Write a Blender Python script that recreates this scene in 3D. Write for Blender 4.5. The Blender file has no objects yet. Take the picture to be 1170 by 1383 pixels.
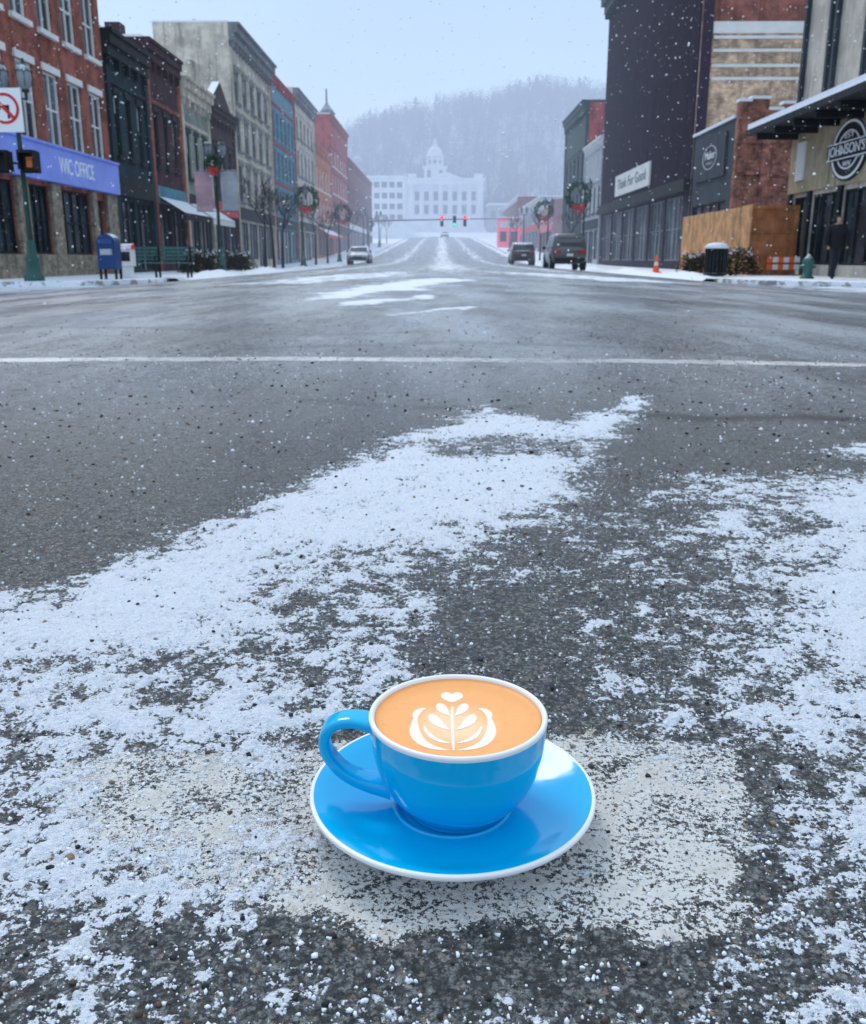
import bpy, bmesh, math, random
import numpy as np
from mathutils import Vector, Matrix
random.seed(7); rng=np.random.default_rng(7)
sc=bpy.context.scene; col=sc.collection

# ------------------------------------------------------------ camera calibration
F=1250.; CX,CY=585.,691.5; HC=.30
TH=math.radians(15.3); YAW=math.radians(.46)
FW=Vector((-math.sin(YAW)*math.cos(TH), math.cos(YAW)*math.cos(TH), -math.sin(TH)))
RT=Vector((math.cos(YAW),math.sin(YAW),0)); UP=RT.cross(FW)
def ray(px,py): return FW+RT*((px-CX)/F)+UP*((CY-py)/F)
def gp(px,py,z=0.0):
    d=ray(px,py); t=(z-HC)/d.z; return (d.x*t, d.y*t)
def zat(py,Y,px=595):
    d=ray(px,py); return HC+d.z*Y/d.y
cd=bpy.data.cameras.new("camera"); cam=bpy.data.objects.new("camera",cd); col.objects.link(cam)
cd.sensor_fit='HORIZONTAL'; cd.sensor_width=36; cd.lens=F/1170*36
cd.clip_start=.02; cd.clip_end=3000
M=Matrix((RT,UP,-FW)).transposed().to_4x4(); M.translation=Vector((0,0,HC)); cam.matrix_world=M
cd.dof.use_dof=True; cd.dof.focus_distance=.5; cd.dof.aperture_fstop=34
sc.camera=cam
sc.view_settings.view_transform='Standard'; sc.view_settings.look='None'; sc.view_settings.exposure=0

def rise(y): 
    a=(y-88)/10.
    return .37*(math.log1p(math.exp(a)) if a<30 else a)

# ------------------------------------------------------------ materials
def haze_group():  # distance haze painted into the materials: pale emission mixed in by world depth
    g=bpy.data.node_groups.new("painted_haze",'ShaderNodeTree')
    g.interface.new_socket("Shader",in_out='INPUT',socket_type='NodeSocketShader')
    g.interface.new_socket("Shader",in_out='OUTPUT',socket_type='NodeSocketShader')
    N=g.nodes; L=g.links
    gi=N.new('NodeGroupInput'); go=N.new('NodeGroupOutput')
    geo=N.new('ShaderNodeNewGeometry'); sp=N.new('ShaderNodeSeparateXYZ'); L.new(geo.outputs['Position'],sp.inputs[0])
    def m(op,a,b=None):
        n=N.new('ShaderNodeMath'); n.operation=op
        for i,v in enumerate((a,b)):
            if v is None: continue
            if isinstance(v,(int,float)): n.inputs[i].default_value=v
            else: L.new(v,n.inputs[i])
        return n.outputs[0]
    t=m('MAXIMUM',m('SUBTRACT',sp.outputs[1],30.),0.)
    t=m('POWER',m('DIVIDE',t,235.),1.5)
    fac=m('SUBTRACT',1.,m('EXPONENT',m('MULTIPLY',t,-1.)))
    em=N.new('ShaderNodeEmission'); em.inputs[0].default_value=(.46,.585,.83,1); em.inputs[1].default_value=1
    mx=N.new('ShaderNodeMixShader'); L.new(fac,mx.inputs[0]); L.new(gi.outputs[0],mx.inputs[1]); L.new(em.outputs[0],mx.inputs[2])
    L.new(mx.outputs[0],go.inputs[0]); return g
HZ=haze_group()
class NT:
    def __init__(s,name):
        s.m=bpy.data.materials.new(name); s.m.use_nodes=True; s.t=s.m.node_tree; s.N=s.t.nodes; s.L=s.t.links
        s.b=s.N['Principled BSDF']; s.out=s.N['Material Output']
    def n(s,t): return s.N.new(t)
    def set(s,sock,v):
        if hasattr(v,'is_output'): s.L.new(v,sock)
        elif isinstance(v,tuple) and len(v)==3 and sock.type=='RGBA': sock.default_value=(*v,1)
        else: sock.default_value=v
    def math(s,op,a,b=None,clamp=False):
        n=s.n('ShaderNodeMath'); n.operation=op; n.use_clamp=clamp; s.set(n.inputs[0],a)
        if b is not None: s.set(n.inputs[1],b)
        return n.outputs[0]
    def mix(s,f,a,b,blend='MIX'):
        n=s.n('ShaderNodeMix'); n.data_type='RGBA'; n.blend_type=blend; n.clamp_factor=True
        s.set(n.inputs[0],f); s.set(n.inputs[6],a); s.set(n.inputs[7],b); return n.outputs[2]
    def sstep(s,v,a,b,to0=0.,to1=1.):
        n=s.n('ShaderNodeMapRange'); n.interpolation_type='SMOOTHSTEP'; s.set(n.inputs[0],v)
        if a>b: a,b,to0,to1=b,a,to1,to0
        n.inputs[1].default_value=a; n.inputs[2].default_value=b; n.inputs[3].default_value=to0; n.inputs[4].default_value=to1
        return n.outputs[0]
    def pos(s): return s.n('ShaderNodeNewGeometry').outputs['Position']
    def noise(s,vec,scale,detail=3,rough=.55):
        n=s.n('ShaderNodeTexNoise'); s.L.new(vec,n.inputs['Vector']); n.inputs['Scale'].default_value=scale
        n.inputs['Detail'].default_value=detail; n.inputs['Roughness'].default_value=rough; return n.outputs[0]
    def vor(s,vec,scale,feat='F1'):
        n=s.n('ShaderNodeTexVoronoi'); n.feature=feat; s.L.new(vec,n.inputs['Vector']); n.inputs['Scale'].default_value=scale; return n
    def bump(s,h,strength,dist,prev=None):
        n=s.n('ShaderNodeBump'); n.inputs['Strength'].default_value=strength; n.inputs['Distance'].default_value=dist
        s.L.new(h,n.inputs['Height']); 
        if prev: s.L.new(prev,n.inputs['Normal'])
        return n.outputs[0]
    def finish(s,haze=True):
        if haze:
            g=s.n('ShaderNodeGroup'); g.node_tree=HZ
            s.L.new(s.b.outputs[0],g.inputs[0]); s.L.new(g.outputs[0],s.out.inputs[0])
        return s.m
SNOW=(.82,.87,.94)
def mat(name,c,rough=.8,var=.25,scale=1.2,bump=.0,metal=0,brick=None,snow=True,emit=None,coat=0,haze=True,stain=True,mortar=None,spec=.3):
    q=NT(name); p=q.pos()
    base=c
    if brick:
        sp=q.n('ShaderNodeSeparateXYZ'); q.L.new(p,sp.inputs[0])
        cb=q.n('ShaderNodeCombineXYZ'); q.L.new(q.math('ADD',sp.outputs[0],sp.outputs[1]),cb.inputs[0]); q.L.new(sp.outputs[2],cb.inputs[1])
        bt=q.n('ShaderNodeTexBrick'); q.L.new(cb.outputs[0],bt.inputs[0])
        bt.inputs['Color1'].default_value=(*c,1); bt.inputs['Color2'].default_value=(*brick,1)
        bt.inputs['Mortar'].default_value=(*(mortar or tuple(.55*x+.06 for x in c)),1)
        bt.inputs['Scale'].default_value=1; bt.inputs['Brick Width'].default_value=.24; bt.inputs['Row Height'].default_value=.085
        bt.inputs['Mortar Size'].default_value=.012
        base=bt.outputs[0]
    n1=q.noise(p,scale,5,.65)
    f=q.sstep(n1,.3,.7,1-var,1+var)
    cc=q.n('ShaderNodeVectorMath'); cc.operation='SCALE'
    if brick: q.L.new(base,cc.inputs[0])
    else: cc.inputs[0].default_value=base
    q.L.new(f,cc.inputs['Scale']); colr=cc.outputs[0]
    if stain:
        mp=q.n('ShaderNodeMapping'); q.L.new(p,mp.inputs[0]); mp.inputs['Scale'].default_value=(3,3,.25)
        n2=q.noise(mp.outputs[0],1.0,4,.6)
        colr=q.mix(q.sstep(n2,.5,.72,0,.7),colr,tuple(.28*x for x in c))
    if snow:
        g=q.n('ShaderNodeNewGeometry'); sp2=q.n('ShaderNodeSeparateXYZ'); q.L.new(g.outputs['Normal'],sp2.inputs[0])
        n3=q.noise(p,6,3)
        sm=q.sstep(q.math('ADD',sp2.outputs[2],q.math('MULTIPLY',n3,.35)),.72,.92)
        colr=q.mix(sm,colr,SNOW)
    q.set(q.b.inputs['Base Color'],colr)
    q.b.inputs['Roughness'].default_value=rough; q.b.inputs['Metallic'].default_value=metal
    q.b.inputs['Specular IOR Level'].default_value=spec
    if coat: q.b.inputs['Coat Weight'].default_value=coat
    if bump: q.L.new(q.bump(q.noise(p,18,4),bump,.03),q.b.inputs['Normal'])
    if emit:
        q.b.inputs['Emission Color'].default_value=(*emit[0],1); q.b.inputs['Emission Strength'].default_value=emit[1]
    return q.finish(haze)
def glass(name,c=(.016,.024,.032),rough=.12):
    q=NT(name); p=q.pos()
    n=q.noise(p,.9,3); q.set(q.b.inputs['Base Color'],q.mix(q.sstep(n,.35,.7),c,tuple(x*2.6+.01 for x in c)))
    q.b.inputs['Roughness'].default_value=rough; q.b.inputs['Specular IOR Level'].default_value=.35
    q.L.new(q.bump(q.noise(p,1.5,1),.25,.05),q.b.inputs['Normal'])
    return q.finish()

RED=mat("red_brick",(.36,.080,.052),.9,.4,brick=(.24,.055,.04),mortar=(.25,.16,.13))
RED2=mat("bright_red_brick",(.48,.055,.05),.9,.35,brick=(.36,.05,.05))
ORB=mat("orange_brick",(.68,.20,.08),.9,.3,brick=(.54,.16,.08))
DRB=mat("dark_red_brick",(.26,.045,.045),.9,.3,brick=(.17,.04,.04))
NAVY=mat("dark_teal_paint",(.014,.036,.046),.8,.35)
MAROON=mat("maroon_painted_wall",(.062,.028,.034),.85,.35)
CREAM=mat("cream_stone",(.58,.52,.42),.85,.3)
CREAM2=mat("pale_stone",(.60,.54,.45),.85,.3)
BROWN=mat("brown_painted_wall",(.06,.036,.034),.85,.3)
TEAL=mat("teal_panel",(.08,.25,.33),.6,.25)
STONE=mat("rubble_stone",(.34,.28,.20),.9,.4,4,bump=.5,brick=(.20,.17,.135))
WHITE=mat("white_paint",(.76,.76,.74),.6,.08,stain=False)
GREYT=mat("grey_trim",(.20,.21,.22),.7,.2)
DARK=mat("dark_trim",(.016,.020,.023),.7,.3)
GREEN=mat("dark_green_paint",(.02,.06,.048),.6,.25)
LGREEN=mat("green_painted_metal",(.04,.13,.11),.45,.2)
BGREEN=mat("bench_green",(.06,.15,.14),.5,.2)
PURP=mat("purple_metal_siding",(.034,.021,.042),.7,.2,spec=.15)
SLATE=mat("slate_panel",(.04,.052,.068),.7,.2)
BEIGE=mat("beige_stucco",(.50,.46,.40),.85,.2)
TANF=mat("tan_fascia",(.42,.34,.23),.8,.2)
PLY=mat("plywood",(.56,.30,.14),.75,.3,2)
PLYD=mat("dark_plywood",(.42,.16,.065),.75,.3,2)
GL=glass("window_glass"); GLB=glass("window_glass_pale",(.055,.07,.085),.2)
BLUES=mat("blue_sign_face",(.25,.34,.86),.5,.1,snow=False,stain=False)
PINK=mat("pink_banner",(.75,.22,.26),.7,.1,stain=False)
REDP=mat("red_paint",(.65,.03,.03),.5,.1,stain=False)
BLK=mat("black_rubber",(.012,.012,.013),.7,.1,snow=False)
SNM=mat("packed_snow",SNOW,.8,.06,8,bump=.4,snow=False,stain=False)
GREYW=mat("grey_white_wall",(.42,.45,.48),.8,.15)
CHROME=mat("dull_steel",(.4,.42,.45),.3,.1,metal=.7,stain=False)

# ------------------------------------------------------------ mesh builder
class MB:
    def __init__(s): s.v=[];s.f=[];s.m=[];s.s=[]
    def add(s,vs,fs,mi=0,sm=False):
        o=len(s.v); s.v+= [tuple(v) for v in vs]
        for f in fs: s.f.append(tuple(o+i for i in f)); s.m.append(mi); s.s.append(sm)
        return s
    def hexa(s,p,mi=0):
        return s.add(p,[(0,3,2,1),(4,5,6,7),(0,1,5,4),(1,2,6,5),(2,3,7,6),(3,0,4,7)],mi)
    def box(s,x0,x1,y0,y1,z0,z1,mi=0):
        return s.hexa([(x0,y0,z0),(x1,y0,z0),(x1,y1,z0),(x0,y1,z0),(x0,y0,z1),(x1,y0,z1),(x1,y1,z1),(x0,y1,z1)],mi)
    def cyl(s,p0,p1,r0,r1=None,n=12,mi=0,sm=True,caps=True):
        r1=r0 if r1 is None else r1
        p0=Vector(p0);p1=Vector(p1); d=(p1-p0).normalized()
        a=d.orthogonal().normalized(); b=d.cross(a)
        vs=[];fs=[]
        for P,R in ((p0,r0),(p1,r1)):
            for i in range(n):
                t=2*math.pi*i/n; vs.append(P+a*math.cos(t)*R+b*math.sin(t)*R)
        for i in range(n): fs.append((i,(i+1)%n,n+(i+1)%n,n+i))
        s.add(vs,fs,mi,sm)
        if caps: s.add(vs,[tuple(range(n-1,-1,-1)),tuple(range(n,2*n))],mi)
        return s
    def lathe(s,prof,c=(0,0,0),n=24,mi=0,sm=True):
        vs=[];fs=[]
        for r,z in prof:
            for i in range(n):
                t=2*math.pi*i/n; vs.append((c[0]+r*math.cos(t),c[1]+r*math.sin(t),c[2]+z))
        for j in range(len(prof)-1):
            for i in range(n):
                k=(i+1)%n; fs.append((j*n+i,j*n+k,(j+1)*n+k,(j+1)*n+i))
        return s.add(vs,fs,mi,sm)
class Fr:
    def __init__(s,o,u,n): s.o=Vector(o);s.u=Vector(u);s.n=Vector(n)
    def p(s,u,v,w): return s.o+s.u*u+Vector((0,0,1))*v+s.n*w
    def box(s,mb,u0,u1,v0,v1,w0,w1,mi=0):
        mb.hexa([s.p(u0,v0,w0),s.p(u1,v0,w0),s.p(u1,v0,w1),s.p(u0,v0,w1),s.p(u0,v1,w0),s.p(u1,v1,w0),s.p(u1,v1,w1),s.p(u0,v1,w1)],mi)
FL=Fr((-13,0,0),(0,1,0),(1,0,0)); FRR=Fr((13,0,0),(0,1,0),(-1,0,0))
def FY(Y): return Fr((0,Y,0),(1,0,0),(0,-1,0))

def thing(name,label,cat,loc,group=None):
    e=bpy.data.objects.new(name,None); e.location=loc; e.empty_display_size=.3
    e["label"]=label; e["category"]=cat
    if group: e["group"]=group
    col.objects.link(e); return e
def part(name,mb,mats,parent,label=None,recalc=True,bevel=0):
    root=parent
    while root.parent: root=root.parent
    b=Vector(root.location)
    me=bpy.data.meshes.new(name)
    me.from_pydata([tuple(Vector(v)-b) for v in mb.v],[],mb.f)
    if not isinstance(mats,(list,tuple)): mats=[mats]
    for m in mats: me.materials.append(m)
    me.polygons.foreach_set("material_index",mb.m); me.polygons.foreach_set("use_smooth",mb.s)
    if recalc:
        bm=bmesh.new(); bm.from_mesh(me); bmesh.ops.recalc_face_normals(bm,faces=bm.faces); bm.to_mesh(me); bm.free()
    me.update()
    o=bpy.data.objects.new(name,me); col.objects.link(o); o.parent=parent
    if bevel:
        bv=o.modifiers.new("bevel",'BEVEL'); bv.width=bevel; bv.segments=2; bv.limit_method='ANGLE'
    if label: o["label"]=label
    return o
def structure(name,me):
    o=bpy.data.objects.new(name,me); col.objects.link(o); o["kind"]="structure"; return o
def dup(root,loc,rz=None,label=None,scale=None):
    def rec(o,par):
        c=o.copy(); col.objects.link(c)
        if par: c.parent=par
        for ch in list(o.children): rec(ch,c)
        return c
    c=rec(root,None); c.location=loc
    if rz is not None: c.rotation_euler=(0,0,rz)
    if scale: c.scale=(scale,)*3
    if label: c["label"]=label
    return c
def text_part(txt,size,fr,uc,vc,w,udir,mt,parent,name="lettering",ext=.01,sx=1.0,width=None):
    cu=bpy.data.curves.new("t",'FONT'); cu.body=txt; cu.size=size; cu.align_x='CENTER'; cu.align_y='CENTER'; cu.extrude=ext
    ob=bpy.data.objects.new("t",cu); col.objects.link(ob)
    bpy.context.view_layer.update(); dg=bpy.context.evaluated_depsgraph_get()
    me=bpy.data.meshes.new_from_object(ob.evaluated_get(dg)); bpy.data.objects.remove(ob)
    root=parent
    while root.parent: root=root.parent
    U=fr.u*udir; O=fr.p(uc,vc,w)-Vector(root.location)
    if width:
        xs=[v.co.x for v in me.vertices]; sx=width/(max(xs)-min(xs))
    Mx=Matrix((U*sx,Vector((0,0,1)),fr.n)).transposed().to_4x4(); Mx.translation=O
    me.transform(Mx); me.name=name; me.materials.clear(); me.materials.append(mt)
    o=bpy.data.objects.new(name,me); col.objects.link(o); o.parent=parent; return o

# ------------------------------------------------------------ facade tools
def facade(mb,fr,u0,u1,v0,v1,ops,depth,rev=.16,mi=0):
    us=sorted({u0,u1,*[o[0] for o in ops],*[o[1] for o in ops]}); vs=sorted({v0,v1,*[o[2] for o in ops],*[o[3] for o in ops]})
    for i in range(len(us)-1):
        for j in range(len(vs)-1):
            uc=(us[i]+us[i+1])/2; vc=(vs[j]+vs[j+1])/2
            if any(o[0]<uc<o[1] and o[2]<vc<o[3] for o in ops): continue
            mb.add([fr.p(us[i],vs[j],0),fr.p(us[i+1],vs[j],0),fr.p(us[i+1],vs[j+1],0),fr.p(us[i],vs[j+1],0)],[(0,1,2,3)],mi)
    for a,b,c,d in [o[:4] for o in ops]:
        for P in (((a,c),(b,c)),((b,c),(b,d)),((b,d),(a,d)),((a,d),(a,c))):
            (x1,y1),(x2,y2)=P
            mb.add([fr.p(x1,y1,0),fr.p(x2,y2,0),fr.p(x2,y2,-rev-.05),fr.p(x1,y1,-rev-.05)],[(0,1,2,3)],mi)
    D=-depth
    mb.add([fr.p(u0,v0,0),fr.p(u0,v1,0),fr.p(u0,v1,D),fr.p(u0,v0,D)],[(0,1,2,3)],mi)
    mb.add([fr.p(u1,v0,0),fr.p(u1,v1,0),fr.p(u1,v1,D),fr.p(u1,v0,D)],[(0,1,2,3)],mi)
    mb.add([fr.p(u0,v0,D),fr.p(u0,v1,D),fr.p(u1,v1,D),fr.p(u1,v0,D)],[(0,1,2,3)],mi)
def window(parent,fr,a,b,c,d,fm=WHITE,near=True,rev=.14,mull=(1,2),pane=None,lintel=True,name="window"):
    t=.07 if near else .1
    mb=MB(); fr.box(mb,a,b,c,d,-rev-.03,-rev)
    pm=pane or (GL if random.random()<.72 else GLB)
    w=part(name,mb,pm,parent)
    mb=MB(); z0,z1=-rev+.002,-rev+.07
    fr.box(mb,a,a+t,c,d,z0,z1); fr.box(mb,b-t,b,c,d,z0,z1); fr.box(mb,a+t,b-t,c,c+t,z0,z1); fr.box(mb,a+t,b-t,d-t,d,z0,z1)
    nu,nv=mull
    for i in range(1,nu):
        x=a+(b-a)*i/nu; fr.box(mb,x-.025,x+.025,c+t,d-t,z0,z1-.01)
    for i in range(1,nv):
        y=c+(d-c)*i/nv; fr.box(mb,a+t,b-t,y-.03,y+.03,z0,z1-.02)
    part("frame",mb,fm,w)
    if name=="window":
        mb=MB(); fr.box(mb,a-.1,b+.1,c-.16,c-.003,.003,.14); part("sill",mb,fm,w)
        if lintel and near:
            mb=MB(); fr.box(mb,a-.1,b+.1,d+.003,d+.22,.003,.07); part("lintel",mb,fm,w)
            if random.random()<.45:
                mb=MB(); hgt=(d-c)*random.uniform(.25,.5); fr.box(mb,a+t+.01,b-t-.01,d-t-hgt,d-t-.01,-rev+.003,-rev+.012); part("blind",mb,GREYW,w)
    return w
def cornice(parent,fr,u0,u1,v,m,h=.6,out=.4,brk=True):
    mb=MB()
    fr.box(mb,u0+.02,u1-.02,v-h,v-h*.55,.003,out*.5)
    fr.box(mb,u0+.02,u1-.02,v-h*.55+.002,v-.12,.003,out*.8); fr.box(mb,u0+.02,u1-.02,v-.118,v+.02,-.2,out)
    if brk:
        n=max(2,int((u1-u0)/.9))
        for i in range(n):
            x=u0+.3+(u1-u0-.6)*i/(n-1); fr.box(mb,x-.08,x+.08,v-h-.35,v-h-.002,.003,out*.45)
    return part("cornice",mb,m,parent)
def bldg(name,label,side,y0,y1,top,wm,rows,depth=10,fm=WHITE,shop=None,corn=(DARK,.6,.4),near=True,group=None,mull=(1,2),base=None,lintel=True,awn=None,trim=None,raised=False):
    fr=FL if side<0 else FRR
    b=rise(y0)-.4 if base is None else base
    e=thing(name,label,"building",(fr.o.x,(y0+y1)/2,b),group)
    ops=[];L=y1-y0
    for (c,d,n,r) in rows:
        pitch=(L-.9)/n
        for i in range(n):
            uc=y0+.45+pitch*(i+.5); ops.append((uc-pitch*r/2,uc+pitch*r/2,b+c,b+d,'w'))
    if shop:
        n=shop['n']; pitch=(L-.6)/n
        for i in range(n):
            ops.append((y0+.3+pitch*i+.12,y0+.3+pitch*(i+1)-.12,b+(.55 if i!=n//2 else .05),b+shop.get('v1',2.9),'s'))
    mb=MB(); facade(mb,fr,y0,y1,b,top,ops,depth)
    mb.add([fr.p(y0,top-.3,0),fr.p(y1,top-.3,0),fr.p(y1,top-.3,-depth),fr.p(y0,top-.3,-depth)],[(0,1,2,3)])
    part("wall",mb,wm,e,recalc=False)
    mb=MB(); D=-depth
    fr.box(mb,y0+.01,y1-.01,top+.003,top+.10,D,.02); rf=part("roof",mb,SNM,e)
    uch=y0+L*random.uniform(.25,.75); mb=MB(); fr.box(mb,uch-.4,uch+.4,top+.103,top+random.uniform(.8,1.5),-2.6,-1.9); part("chimney",mb,RED if wm in (RED,RED2,ORB,DRB,CREAM) else wm,rf)
    if raised:
        mb=MB(); um=(y0+y1)/2; fr.box(mb,um-L*.22,um+L*.22,top+.022,top+.75,-.25,corn[2]*.6 if corn else .1); fr.box(mb,um-L*.13,um+L*.13,top+.753,top+1.15,-.25,corn[2]*.5 if corn else .1); part("parapet_block",mb,corn[0] if corn else wm,e)
    tm=trim or wm
    for (ua,ub) in ((y0+.03,y0+.38),(y1-.38,y1-.03)):
        mb=MB(); fr.box(mb,ua,ub,b,top-(corn[1]+.37 if corn else 0),.003,.12); part("pilaster",mb,tm,e)
    for (c,d,n,r) in rows:
        mb=MB(); fr.box(mb,y0+.385,y1-.385,b+d+.32,b+d+.48,.003,.09); part("belt_course",mb,tm,e)
    for o in ops:
        if o[4]=='w': window(e,fr,*o[:4],fm=fm,near=near,mull=mull,lintel=lintel)
        else: window(e,fr,*o[:4],fm=shop.get('fm',DARK),mull=(3,1) if near else (2,1),name="shop_window",pane=GL if random.random()<.7 else GLB)
    if corn: cornice(e,fr,y0,y1,top,corn[0],corn[1],corn[2])
    if shop and shop.get('sign'):
        mb=MB(); v=b+shop.get('v1',2.9)+.15
        fr.box(mb,y0+.4,y1-.4,v,v+shop.get('sh',.75),.003,.15); part("sign_band",mb,shop['sign'],e)
    if awn:
        v=b+2.9; mb=MB()
        a0,a1=y0+.4,y1-.4; o=1.3
        mb.hexa([fr.p(a0,v-.35,o),fr.p(a1,v-.35,o),fr.p(a1,v+.35,.16),fr.p(a0,v+.35,.16),
                 fr.p(a0,v-.28,o),fr.p(a1,v-.28,o),fr.p(a1,v+.42,.16),fr.p(a0,v+.42,.16)])
        fr.box(mb,a0,a1,v-.6,v-.36,o-.03,o)
        part("awning",mb,awn,e)
    return e,fr,b

# ------------------------------------------------------------ LEFT SIDE
fr=FL; b=-.27
e=thing("brick_building","red brick corner building with white sash windows and blue sign band","building",(-13,32,b))
ops=[]
for c in (27.2,29.3,31.35,33.4,35.45,37.5):
    ops+= [(c-.62,c+.62,3.98,6.25,'w'),(c-.62,c+.62,7.5,9.7,'w')]
sh=[(27,29.6),(33.0,35.9)]
for a,c in sh: ops.append((a,c,.45,2.6,'s'))
ops.append((36.4,37.5,-.1,2.45,'d')); ops.append((30.4,32.2,.45,2.6,'s'))
mb=MB(); facade(mb,fr,25.5,38.7,b,12.0,ops,11); part("wall",mb,RED,e,recalc=False)
for o in ops:
    if o[4]=='w': window(e,fr,*o[:4],mull=(2,2))
    elif o[4]=='s': window(e,fr,*o[:4],fm=DARK,mull=(4,2),name="shop_window",pane=GL)
    else:
        mb=MB(); fr.box(mb,*o[:4],-.2,-.14); d=part("door",mb,DARK,e); mb=MB(); fr.box(mb,o[0]+.15,o[1]-.15,.9,2.2,-.135,-.12); part("pane",mb,GL,d)
mb=MB()
us=[25.5,27,29.6,30.4,32.2,33.0,35.9,36.4,37.5,38.65]
for i in range(0,len(us),2): fr.box(mb,us[i]+.003,us[i+1]-.003,b,2.72,.003,.14)
for a,c in [(27,29.6),(30.4,32.2),(33,35.9)]: fr.box(mb,a,c,b,.44,.003,.14)
part("stone_base",mb,STONE,e)
mb=MB(); fr.box(mb,25.4,38.68,2.75,3.85,.003,.28); fr.box(mb,25.4,38.68,3.852,3.93,.003,.34)
s=part("sign_band",mb,BLUES,e)
WH2=mat("white_lettering",(.88,.90,.92),.6,.02,snow=False,stain=False)
text_part("WIC OFFICE",.74,fr,34.3,3.3,.285,1,WH2,s,width=3.2)
cornice(e,fr,25.5,38.7,12.0,WHITE)

bldg("dark_shop_building","narrow dark teal painted two storey shop building",-1,38.72,44.0,8.8,NAVY,[(4.6,6.9,3,.42)],fm=DARK,shop=dict(n=2,sign=DARK,fm=DARK),corn=(DARK,.9,.45),base=-.27)
bldg("maroon_shop_building","dark maroon painted shop building with bracketed parapet",-1,44.02,49.5,9.6,MAROON,[(4.7,7.0,3,.42)],fm=DARK,shop=dict(n=2,sign=TEAL,fm=DARK),corn=(MAROON,.8,.35),base=-.27,trim=RED,awn=DARK)
bldg("cream_shop_building","small pale green and cream ornate shop building",-1,49.52,55.4,9.0,mat("pale_green_plaster",(.26,.29,.24),.8,.3),[(4.6,6.8,3,.45)],fm=DARK,shop=dict(n=2,sign=DARK),corn=(CREAM,.9,.5),base=-.27,awn=WHITE,trim=CREAM,raised=True)
e,_,_=bldg("brown_shop_building","narrow dark brown building with pointed snowy gable",-1,55.42,62,8.7,BROWN,[(4.4,6.8,3,.5)],fm=DARK,shop=dict(n=2,sign=REDP),corn=(BROWN,.7,.4),base=-.27)
mb=MB(); 
mb.add([FL.p(56,8.85,.05),FL.p(61.4,8.85,.05),FL.p(58.7,10.3,.05),FL.p(56,8.85,-.4),FL.p(61.4,8.85,-.4),FL.p(58.7,10.3,-.4)],[(0,1,2),(5,4,3),(0,3,4,1),(1,4,5,2),(2,5,3,0)])
part("gable",mb,BROWN,e)
bldg("cream_office_building","tall cream stone commercial building with heavy dark cornice",-1,62.02,75.6,14.2,CREAM,[(4.2,6.4,5,.6),(7.3,9.3,5,.6),(10.2,12.0,5,.6)],depth=4.6,fm=GREYT,shop=dict(n=4,sign=DARK),corn=(GREYT,1.0,.7),base=-.27,mull=(2,2))
bldg("teal_office_building","blue teal panelled office building with brick flank",-1,75.62,88,14.0,TEAL,[(3.9,6.0,6,.7),(6.8,8.9,6,.7),(9.7,11.8,6,.7)],depth=9,fm=TEAL,near=False,shop=dict(n=3,sign=DARK),corn=(RED2,.5,.2),trim=RED2)
bldg("pale_stone_building","pale stone three storey building with bracketed cornice",-1,88.02,101,14.8,CREAM2,[(4.4,6.6,5,.5),(7.8,10,5,.5),(11,12.8,5,.5)],fm=GREYT,near=False,shop=dict(n=3,sign=DARK),corn=(GREYT,.8,.5))
bldg("orange_brick_building","orange brick two storey shop building",-1,101.02,116,11.8,ORB,[(3.9,6.0,5,.45),(7.3,9.4,5,.45)],fm=WHITE,near=False,shop=dict(n=4,sign=DARK),corn=(ORB,.6,.4),awn=REDP)
e,_,_=bldg("red_brick_building","tall red brick building with thin rooftop spire on rising street",-1,116.02,136,16.6,RED2,[(3.9,6.0,6,.45),(7.3,9.4,6,.45),(10.4,12.2,6,.45)],fm=WHITE,near=False,shop=dict(n=4,sign=DARK),corn=(RED2,.6,.4))
mb=MB(); mb.lathe([(.9,0),(.9,.9),(1.1,.95),(.7,1.5),(.25,2.1),(.12,2.3),(.1,3.8),(0,4.0)],(-14.2,124,16.7),10); part("spire",mb,GREYT,e)
bldg("low_brick_building","dark red brick building with plain parapet",-1,136.02,182,13.8,DRB,[(3.9,6.0,10,.45),(7.0,9.0,10,.45)],fm=DARK,near=False,shop=dict(n=8,sign=WHITE),corn=(DRB,.5,.3))

# ------------------------------------------------------------ RIGHT SIDE
fr=FRR; b=-.27
def ring(mb,fr,uc,vc,r0,r1,w0,w1,n=40,mi=0,ku=1.0):
    vs=[];fs=[]
    for i in range(n):
        t=2*math.pi*i/n; c_,s_=math.cos(t),math.sin(t)
        for r in (r0,r1): 
            for w in (w0,w1): vs.append(fr.p(uc+r*c_*ku,vc+r*s_,w))
    for i in range(n):
        a=4*i; k=4*((i+1)%n)
        fs+= [(a+1,a+3,k+3,k+1),(a,k,k+2,a+2),(a+2,k+2,k+3,a+3),(a,a+1,k+1,k)]
    mb.add(vs,fs,mi)
e=thing("stucco_building","beige stucco corner building with snowy canopy and dark storefront","building",(13,30,b))
ops=[(25.2,28.6,.1,2.45),(28.9,31.6,.1,2.45),(31.9,34.2,.1,2.45),(34.5,36.0,-.1,2.45)]
ops2=[(27.5,29.5,6.4,12.5)]
mb=MB(); facade(mb,fr,24.5,36.4,b,15,ops+ops2,14); part("wall",mb,BEIGE,e,recalc=False)
for o in ops: window(e,fr,*o,fm=DARK,mull=(3,1),name="shop_window",pane=GL)
for o in ops2: window(e,fr,*o,fm=DARK,mull=(2,5))
for u in (25.0,28.75,31.75,34.35,36.2):
    mb=MB(); fr.box(mb,u-.13,u+.13,b,2.58,.003,.12); part("storefront_pier",mb,DARK,e)
mb=MB(); fr.box(mb,24.4,36.38,2.6,4.62,.003,.12); s=part("sign_band",mb,TANF,e)
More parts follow.
